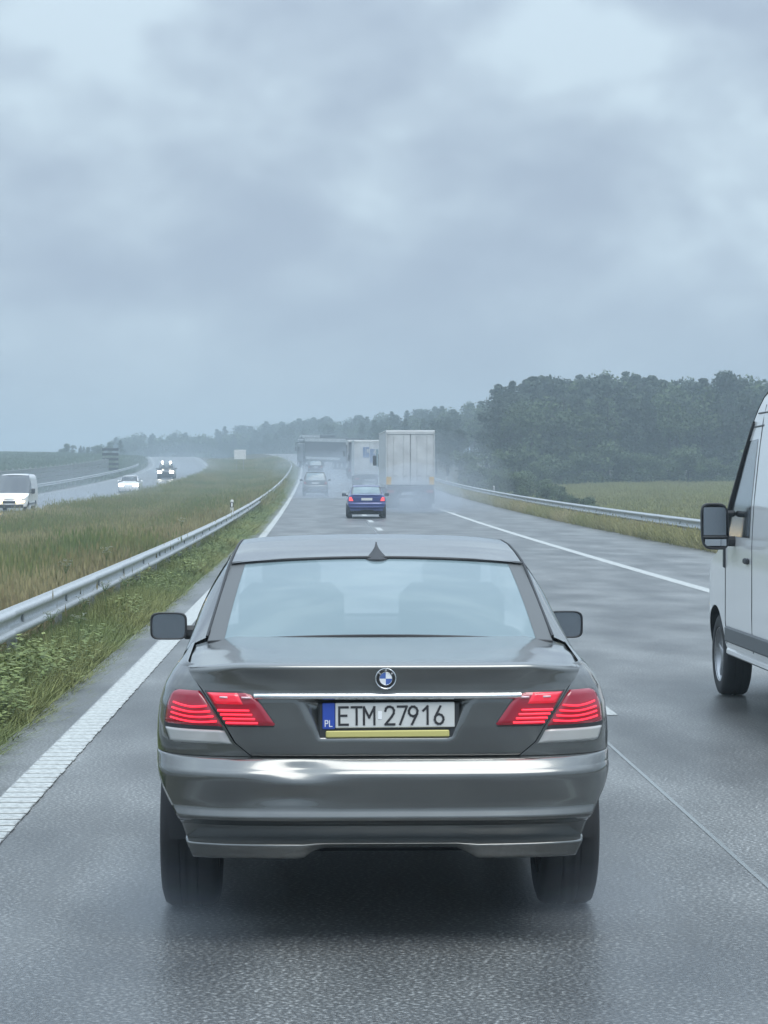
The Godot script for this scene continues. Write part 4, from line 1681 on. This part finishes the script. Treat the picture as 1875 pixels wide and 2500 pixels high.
	for s in span(3.05, 4.22, 12):
		var row := PackedVector3Array()
		var y := van_top(s)
		for u in span(-1, 1, 20):
			row.append(Vector3(van_x(s, y) * u, y + 0.015, -(s + 0.20 * (1 - u * u))))
		rows.append(row)
	grid(rows)
	put("windscreen", M.dark_glass, root)
	mb()
	rows = []
	for s in span(4.22, 5.5, 14):
		var row := PackedVector3Array()
		var y := van_top(s)
		for u in span(-1, 1, 20):
			row.append(Vector3(van_x(s, y) * u, y + 0.02 * (1 - u * u), -(s + 0.20 * (1 - u * u))))
		rows.append(row)
	grid(rows)
	put("bonnet", skin, root)
	mb()
	rows = []
	for y in span(0.30, 0.94, 14):
		var row := PackedVector3Array()
		for u in span(-1, 1, 24):
			var x: float = 0.66 * u
			row.append(Vector3(x * van_x(3.0, maxf(y, 0.4)), y, -(5.72 - 0.22 * u * u - 0.10 * pow(absf(y - 0.55) / 0.4, 2.0))))
		rows.append(row)
	grid(rows)
	put("front_panel", skin, root)
	mb()
	rows = []
	for y in span(0.30, 0.52, 4):
		var row := PackedVector3Array()
		for u in span(-1, 1, 24):
			row.append(Vector3(0.80 * u, y, -(5.76 - 0.32 * u * u)))
		rows.append(row)
	grid(rows)
	put("front_bumper", M.plastic, root)
	mb()
	box(Vector3(0, 0.70, -5.71), Vector3(0.8, 0.16, 0.06), 0.02)
	put("grille", M.black, root)
	for sg in [-1.0, 1.0]:
		mb()
		rows = []
		for i in 7:
			var row := PackedVector3Array()
			for j in 9:
				var x := lerpf(0.40, 0.86, j / 8.0)
				var y := lerpf(0.68, 1.0 + 0.05 * j / 8.0, i / 6.0)
				row.append(Vector3(sg * x, y, -(5.76 - 0.42 * pow(x / 0.85, 2.5) - 0.14 * i / 6.0)))
			rows.append(row)
		grid(rows)
		put("headlight", lamp, root)
	mb()
	rows = []
	for i in 17:
		var y := lerpf(0.38, 2.56, i / 16.0)
		var row := PackedVector3Array()
		for u in span(-1, 1, 12):
			row.append(Vector3(van_x(0, y) * u, y + (0.05 * (1 - u * u) if i == 16 else 0.0), 0.012 * (1 - u * u) + 0.002))
		rows.append(row)
	grid(rows)
	put("rear_door", skin, root)
	for sg in [-1.0, 1.0]:
		mb()
		box(Vector3(sg * 0.42, 1.72, 0.02), Vector3(0.66, 0.62, 0.02), 0.008)
		put("rear_window", M.dark_glass, root)
		mb()
		box(Vector3(sg * 0.92, 1.02, 0.0), Vector3(0.13, 0.52, 0.05), 0.02)
		put("tail_lamp", M.dull_tail, root)
	mb()
	box(Vector3(0, 1.45, 0.024), Vector3(0.012, 2.0, 0.006), 0.002)
	put("door_seam", M.black, root)
	mb()
	box(Vector3(0, 0.46, 0.03), Vector3(1.9, 0.16, 0.12), 0.03)
	put("rear_bumper", M.grey_plastic, root)
	mb()
	box(Vector3(0, 0.42, -2.7), Vector3(1.7, 0.14, 4.4), 0.03)
	put("underbody", M.black, root)

func near_van() -> void:
	var root := thing("delivery_van", "white panel van at the right edge, its black door mirror and front wheel in view", "van", Vector3(4.29, 0, -14.30))
	van(root, M.clear_lens, M.white_paint)

# ------------------------------------------------------------------ lorries
func lorry(root: Node3D, skin: Material, opt: Dictionary) -> void:
	var L: float = opt.get("len", 13.6)
	var H: float = opt.get("h", 4.0)
	var F := 1.18
	# trailer body: walls, roof, rear frame, doors with lock rods
	mb()
	box(Vector3(0, (F + H) * 0.5, -L * 0.5 - 0.04), Vector3(2.5, H - F, L - 0.08), 0.03)
	put("trailer_body", skin, root)
	if opt.has("band"):
		for sg in [-1.0, 1.0]:
			mb()
			box(Vector3(sg * 1.252, H - 0.25, -L * 0.5), Vector3(0.02, 0.48, L - 0.1), 0.004)
			put("roof_band", opt.band, root)
			mb()
			box(Vector3(sg * 1.252, F + 0.16, -L * 0.55), Vector3(0.02, 0.34, L - 2.4), 0.004)
			put("lower_band", opt.band, root)
	mb()
	box(Vector3(0, H + 0.0, -L * 0.5), Vector3(2.54, 0.08, L), 0.02)
	box(Vector3(0, H - 0.09, 0.0), Vector3(2.54, 0.18, 0.08), 0.02)
	for x in [-1.235, 1.235]:
		box(Vector3(x, (F + H) * 0.5, 0.0), Vector3(0.07, H - F - 0.2, 0.08), 0.02)
	put("frame", opt.get("frame", skin), root)
	for x in [-0.605, 0.605]:
		mb()
		box(Vector3(x, (F + H) * 0.5 - 0.06, -0.01), Vector3(1.175, H - F - 0.24, 0.05), 0.015)
		var dr := put("rear_door", opt.get("door", skin), root)
		for k in 2:
			mb()
			var rx: float = x + (k - 0.5) * 0.52
			tube([Vector3(rx, F + 0.08, 0.03), Vector3(rx, H - 0.25, 0.03)], 0.013, 0.013, 8)
			box(Vector3(rx + 0.09, F + 0.55, 0.04), Vector3(0.22, 0.04, 0.03), 0.01)
			put("lock_rod", opt.get("door", skin), dr)
	if opt.has("panels"):
		for p in opt.panels:
			mb()
			box(Vector3(p[0], p[1], 0.022), Vector3(p[2], p[3], 0.012), 0.002)
			put("graphic_panel", p[4], root)
	# chassis, underrun bar, lamps, flaps
	mb()
	box(Vector3(0, 1.02, -L * 0.5), Vector3(1.1, 0.3, L - 0.4), 0.02)
	box(Vector3(0, 1.07, -0.08), Vector3(2.44, 0.2, 0.16), 0.02)
	put("chassis", M.plastic, root)
	mb()
	box(Vector3(0, 0.62, -0.1), Vector3(2.36, 0.16, 0.1), 0.02)
	box(Vector3(-0.5, 0.8, -0.14), Vector3(0.1, 0.4, 0.08), 0.01)
	box(Vector3(0.5, 0.8, -0.14), Vector3(0.1, 0.4, 0.08), 0.01)
	put("underrun_bar", M.plastic, root)
	for x in [-1.02, 1.02]:
		mb()
		box(Vector3(x, 0.88, -0.02), Vector3(0.36, 0.15, 0.06), 0.02)
		put("tail_lamp", opt.get("lamp", M.dull_tail), root)
		if opt.has("marker"):
			mb()
			box(Vector3(x * 1.1, F + 0.26, 0.03), Vector3(0.26, 0.40, 0.02), 0.004)
			put("marker_board", opt.marker, root)
		mb()
		box(Vector3(x * 0.98, 0.60, -0.85), Vector3(0.6, 0.72, 0.02), 0.004)
		put("mud_flap", M.black, root)
	for x in [-1.02, 1.02]:
		for s in [1.5, 2.8, 4.1]:
			wheel(root, x, s, 1.42)
			wheel(root, x * 0.70, s, 1.42)
	# tractor
	mb()
	var z := -L - 0.9
	box(Vector3(0, 2.05, z - 0.75), Vector3(2.46, 2.4, 2.1), 0.12)
	put("cab", opt.get("cab", M.white_paint), root)
	mb()
	box(Vector3(0, 3.5, z - 0.55), Vector3(2.3, 0.7, 1.5), 0.22)
	put("wind_deflector", opt.get("cab", M.white_paint), root)
	mb()
	box(Vector3(0, 2.55, z - 1.80), Vector3(2.3, 0.9, 0.04), 0.01)
	put("windscreen", M.dark_glass, root)
	mb()
	box(Vector3(0, 0.85, z - 0.2), Vector3(1.0, 0.35, 3.6), 0.02)
	put("chassis", M.plastic, root)
	for sg in [-1.0, 1.0]:
		wheel(root, sg * 1.02, L - 0.6, 1.42)
		wheel(root, sg * 1.02, L + 2.2, 1.42)
		mb()
		box(Vector3(sg * 1.235, 2.5, z - 1.2), Vector3(0.03, 0.75, 0.8), 0.01)
		put("side_window", M.dark_glass, root)
		mb()
		box(Vector3(sg * 1.42, 2.5, z - 1.7), Vector3(0.22, 0.6, 0.16), 0.04)
		put("door_mirror", M.plastic, root)

func on_road(d: float, x: float, turn := 0.0, drop := 0.0) -> Array:
	var slope := atan((hy(d + 2) - hy(d - 2)) / 4.0)
	var bend := atan((cx(d + 2) - cx(d - 2)) / 4.0)
	return [Vector3(cx(d) + x, hy(d) + drop, -d), Vector3(slope, -bend + turn, 0)]

func boxy_car(root: Node3D, skin: Material, opt: Dictionary) -> void:
	# smaller saloons and estates further off
	P = saloon_outline()
	if opt.get("tall", false):
		P.wb = [0.20, 1.10, 0.72]
		P.wt = [0.55, 1.58, 0.62]
		P.rail = [[0.0, 0.74, 1.065], [0.20, 0.725, 1.08], [0.55, 0.63, 1.55], [1.0, 0.62, 1.60], [2.0, 0.615, 1.63], [2.8, 0.61, 1.60], [3.12, 0.615, 1.54], [3.55, 0.66, 1.30], [3.98, 0.705, 1.062]]
		P.roof = [[0.55, 1.585], [1.0, 1.63], [2.0, 1.66], [2.8, 1.63], [3.12, 1.565]]
		P.wst = [3.12, 1.565, 0.615]
	saloon(root, skin)
	for sg in [-1.0, 1.0]:
		mb()
		patch("sf", [[0.8, sg * 0.60], [1.0, sg * 0.70]], [[0.8, sg * 0.82], [1.0, sg * 0.79]], 0.79, 0.985, 8, 10, 0.008)
		put("tail_lamp", opt.get("lamp", M.dull_tail), root)
		mb()
		var big := 0.04 if opt.has("front") else 0.0
		patch("front", [[0.5, sg * (0.42 - big)]], [[0.5, sg * (0.80 + big)]], 0.64 - big, 0.80 + big, 6, 10, 0.012)
		for k in V.size():
			V[k].z = -(P.len + V[k].z)
		put("headlight", opt.get("front", M.clear_lens), root)
	door_mirror(root, skin, -1.0, Vector3(-1.0, 1.05, -3.05), 0.2, 0.14, M.plastic)
	door_mirror(root, skin, 1.0, Vector3(1.0, 1.05, -3.05), 0.2, 0.14, M.plastic)
	mb()
	box(rear_at(0, 0.88, "st") + Vector3(0, 0, 0.008), Vector3(0.5, 0.11, 0.01), 0.003)
	put("number_plate", M.plate_white, root)

func traffic() -> void:
	# ahead in our carriageway
	var p := on_road(96.0, 2.14)
	var blue := thing("saloon_car", "small dark blue saloon driving astride the dashed lane line ahead", "car", p[0], p[1])
	boxy_car(blue, M.blue_paint, {"lamp": M.tail})
	blue.scale = Vector3(0.93, 0.93, 0.9)
	p = on_road(158.0, -0.02)
	var g := thing("estate_car", "grey estate car in the left lane, blurred by spray", "car", p[0], p[1])
	boxy_car(g, M.grey_paint, {"tall": true})
	p = on_road(262.0, 0.0)
	var g2 := thing("estate_car", "hazy dark car in the left lane just beyond the grey estate", "car", p[0], p[1])
	boxy_car(g2, M.dark_paint, {"tall": true})
	p = on_road(318.0, -0.3)
	var g3 := thing("saloon_car", "farthest dark car in the left lane, beside the long dark lorry", "car", p[0], p[1])
	boxy_car(g3, M.dark_paint, {})
	p = on_road(118.0, 4.90)
	var t1 := thing("lorry", "pale box lorry in the right lane with yellow corner boards at its rear", "lorry", p[0], p[1])
	lorry(t1, M.dirty_white, {"h": 4.02, "marker": M.amber, "frame": M.dirty_white, "lamp": M.dull_tail})
	p = on_road(183.0, 4.35)
	var t2 := thing("lorry", "white lorry with blue pictures on its rear doors, ahead of the blue saloon", "lorry", p[0], p[1])
	lorry(t2, M.dirty_white, {"h": 3.95, "panels": [[-0.30, 3.0, 0.5, 0.85, M.graphic_blue], [0.22, 2.72, 0.42, 1.1, M.graphic_blue], [0.62, 2.55, 0.28, 1.4, M.graphic_green], [-0.12, 3.12, 0.26, 0.3, M.sign_white], [0.42, 3.05, 0.3, 0.3, M.sign_white]]})
	p = on_road(236.0, 4.6)
	var t3 := thing("lorry", "white-roofed lorry mostly hidden behind the one with blue pictures", "lorry", p[0], p[1])
	lorry(t3, M.dark_tarp, {"h": 4.0, "band": M.dirty_white, "frame": M.dirty_white})
	p = on_road(294.0, 5.2, 0.40)
	var t4 := thing("lorry", "long dark curtain-sided lorry with a pale roof band turning left at the bend", "lorry", p[0], p[1])
	lorry(t4, M.dark_tarp, {"h": 4.0, "band": M.dirty_white, "frame": M.dark_tarp, "cab": M.dark_paint})
	p = on_road(352.0, 4.0, 0.25)
	var t5 := thing("lorry", "farthest lorry at the bend, white roof above a dark side", "lorry", p[0], p[1])
	lorry(t5, M.dark_tarp, {"h": 4.0, "band": M.dirty_white, "len": 9.0, "cab": M.dark_paint})
	# coming the other way
	p = on_road(140.0, -18.0, PI, -0.56)
	var v := thing("delivery_van", "white oncoming van with yellowish headlights at the left edge", "van", p[0], Vector3(-p[1].x, p[1].y, 0))
	van(v, M.warm_headlight, M.white_paint)
	v.scale = Vector3(1.0, 0.86, 1.0)
	p = on_road(200.0, -16.0, PI, -0.56)
	var c := thing("saloon_car", "pale oncoming car with dazzling white headlights", "car", p[0], Vector3(-p[1].x, p[1].y, 0))
	boxy_car(c, M.white_paint, {"front": M.headlight})
	p = on_road(270.0, -17.4, PI, -0.56)
	var k := thing("pickup_truck", "dark oncoming vehicle showing four white lamps, two above two", "truck", p[0], Vector3(-p[1].x, p[1].y, 0))
	boxy_car(k, M.dark_paint, {"tall": true, "front": M.headlight})
	k.scale = Vector3(1.12, 1.12, 1.0)
	for sg in [-1.0, 1.0]:
		mb()
		lathe([[0.0, 0.05], [0.10, 0.04], [0.12, 0.0], [0.12, -0.08]], 16, Transform3D(Basis(Vector3(1, 0, 0), -PI / 2), Vector3(sg * 0.42, 1.72, -3.05)))
		put("roof_lamp", M.headlight, k)
	for e in [[v, 0.62, 0.88, 6.1, Color(1.0, 0.86, 0.6), 0.25], [c, 0.62, 0.72, 5.15, Color(1.0, 0.98, 0.92), 0.3], [k, 0.62, 0.72, 5.15, Color(1.0, 0.98, 0.92), 0.3]]:
		for sg in [-1.0, 1.0]:
			var l := SpotLight3D.new()
			l.name = "headlight_beam"
			l.position = Vector3(sg * e[1], e[2], -e[3])
			l.rotation.x = -0.04
			l.light_color = e[4]
			l.light_energy = e[5]
			l.light_size = 0.15
			l.spot_range = 60.0
			l.spot_attenuation = 2.0
			l.spot_angle = 22.0
			l.shadow_enabled = true
			e[0].add_child(l, true)

func small_things() -> void:
	# delineator posts
	for q in [[-3.25, 88.0, "white delineator post standing behind the left crash barrier"], [11.6, 148.0, "white delineator post standing behind the right crash barrier, halfway along it"], [11.3, 196.0, "white delineator post at the far end of the right crash barrier"]]:
		var x: float = cx(q[1]) + q[0]
		var t := thing("delineator_post", q[2], "post", Vector3(x, ground(x, q[1]) - 0.05, -q[1]))
		mb()
		box(Vector3(0, 0.60, 0), Vector3(0.12, 1.2, 0.1), 0.03)
		put("post", M.sign_white, t)
		mb()
		box(Vector3(0, 1.0, 0), Vector3(0.125, 0.2, 0.104), 0.004)
		put("black_band", M.ink, t)
		mb()
		box(Vector3(0, 1.0, 0.054), Vector3(0.05, 0.14, 0.012), 0.003)
		put("pale_strip", M.sticker, t)  # reflecting panel of the post
	var d := 300.0
	var x := -0.0349 * d
	var t: Node3D = thing("road_sign", "small pale square board on two posts where the median meets the bend", "sign", Vector3(x, ground(x, d), -d))
	mb()
	box(Vector3(0, 6.20 - ground(x, d) - 0.65, 0), Vector3(1.55, 1.25, 0.04), 0.01)
	put("board", M.sign_white, t)
	for s in [-0.45, 0.45]:
		mb()
		tube([Vector3(s, -0.1, -0.05), Vector3(s, 6.20 - ground(x, d) - 0.1, -0.05)], 0.04, 0.04, 8)
		put("post", M.post, t)
	# boarded noise barrier along the far side of the oncoming carriageway
	var nb := thing("noise_barrier", "long grey boarded noise barrier beyond the oncoming carriageway at the far left", "fence", Vector3(cx(150.0) - 26.2, ground(cx(150.0) - 26.2, 150.0), -150.0))
	mb()
	box(Vector3.ZERO, Vector3(0.09, 0.47, 3.9), 0.03)
	var board := mesh()
	mb()
	box(Vector3(0, 1.0, 0), Vector3(0.16, 2.3, 0.16), 0.02)
	var upright := mesh()
	for k in 35:
		var a := 150.0 + k * 4.0
		var m := a + 2.0
		var g := ground(cx(m) - 26.2, m)
		var slope := atan((hy(m + 2) - hy(m - 2)) / 4.0)
		for q in 4:
			var o := place("board", board, M.barrier, nb)
			o.position = Vector3(cx(m) - 26.2, g + 0.25 + q * 0.51, -m) - nb.position
			o.rotation.x = slope
		var u := place("post", upright, M.post, nb)
		u.position = Vector3(cx(a) - 26.2, ground(cx(a) - 26.2, a), -a) - nb.position
	# slatted screen beyond the oncoming carriageway
	d = 292.0
	x = -0.0916 * d
	t = thing("slatted_screen", "dark slatted roadside screen on the far side of the oncoming carriageway", "fence", Vector3(x, ground(x, d), -d), Vector3(0, 0.1, 0))
	for k in 5:
		mb()
		box(Vector3(0, 0.75 + k * 0.62, 0), Vector3(2.1, 0.34, 0.06), 0.02)
		put("slat", M.plastic, t)
	for s in [-0.85, 0.85]:
		mb()
		box(Vector3(s, 1.6, -0.09), Vector3(0.1, 3.4, 0.1), 0.01)
		put("post", M.post, t)

# ------------------------------------------------------------------ spray thrown up by the tyres
# each plume is a thin outer shell of droplets with denser cores inside it
func mist(at: Vector3, size: Vector3, dens: float, label: String) -> void:
	for k in 3:
		var f := FogVolume.new()
		f.name = "spray"
		f.shape = RenderingServer.FOG_VOLUME_SHAPE_ELLIPSOID
		f.size = size * [1.0, 0.74, 0.48][k]
		var m := FogMaterial.new()
		m.density = dens * [0.25, 0.35, 0.5][k]
		m.albedo = Color(0.90, 0.95, 1.0)
		f.material = m
		add_child(f, true)
		f.position = at + Vector3(0, -0.06 * size.y * k, 0.05 * size.z * k)
		f.set_meta("kind", "stuff")
		tag(f, label + [", thin outer haze", ", middle of the plume", ", dense core"][k], "spray")

func spray() -> void:
	mist(Vector3(cx(112) + 4.7, hy(112) + 0.6, -111), Vector3(5.0, 3.6, 14), 0.15, "spray behind the pale box lorry")
	mist(Vector3(cx(112) + 6.0, hy(112) + 0.8, -124), Vector3(9.0, 7.0, 44), 0.026, "spray drifting right of the pale box lorry")
	mist(Vector3(cx(178) + 4.0, hy(178) + 1.0, -175), Vector3(7.5, 5.6, 22), 0.062, "spray behind the lorry with blue pictures")
	mist(Vector3(cx(152) + 0.2, hy(152) + 0.4, -151), Vector3(4.6, 3.4, 14), 0.12, "spray round the grey estate car")
	mist(Vector3(cx(235) + 1.0, hy(235) + 0.4, -232), Vector3(11, 5.0, 70), 0.016, "spray over the left lane beyond the grey estate car")
	mist(Vector3(cx(290) + 1.5, hy(290) + 1.0, -282), Vector3(18, 8.0, 60), 0.009, "spray over the far lorries")
	mist(Vector3(cx(165) - 17.0, hy(165) - 0.3, -168), Vector3(11, 4.6, 70), 0.016, "spray over the oncoming lanes round the pale car")
	mist(Vector3(cx(280) - 17.0, hy(280) + 0.4, -290), Vector3(14, 7.0, 80), 0.012, "spray over the oncoming lanes round the four white lamps")
	mist(Vector3(-1.9, 0.0, -7.6), Vector3(3.6, 1.0, 7.0), 0.09, "low veil of spray over the asphalt left of and behind the grey saloon")
	mist(Vector3(2.3, 0.0, -7.2), Vector3(3.4, 0.9, 7.0), 0.07, "low veil of spray over the asphalt right of and behind the grey saloon")
	mist(Vector3(0.2, 0.0, -6.4), Vector3(5.5, 0.7, 3.4), 0.12, "low veil of spray on the asphalt just behind the grey saloon")
	for sg in [-1.0, 1.0]:
		mist(Vector3(0.25 + sg * 0.80, 0.05, -9.0), Vector3(1.0, 0.36, 2.6), 0.04, "thin spray behind the grey saloon's " + ("left" if sg < 0 else "right") + " rear wheel")
		mist(Vector3(0.25 + sg * 0.82, 0.06, -9.35), Vector3(0.9, 0.52, 1.5), 0.36, "denser spray at the foot of the grey saloon's " + ("left" if sg < 0 else "right") + " rear tyre")
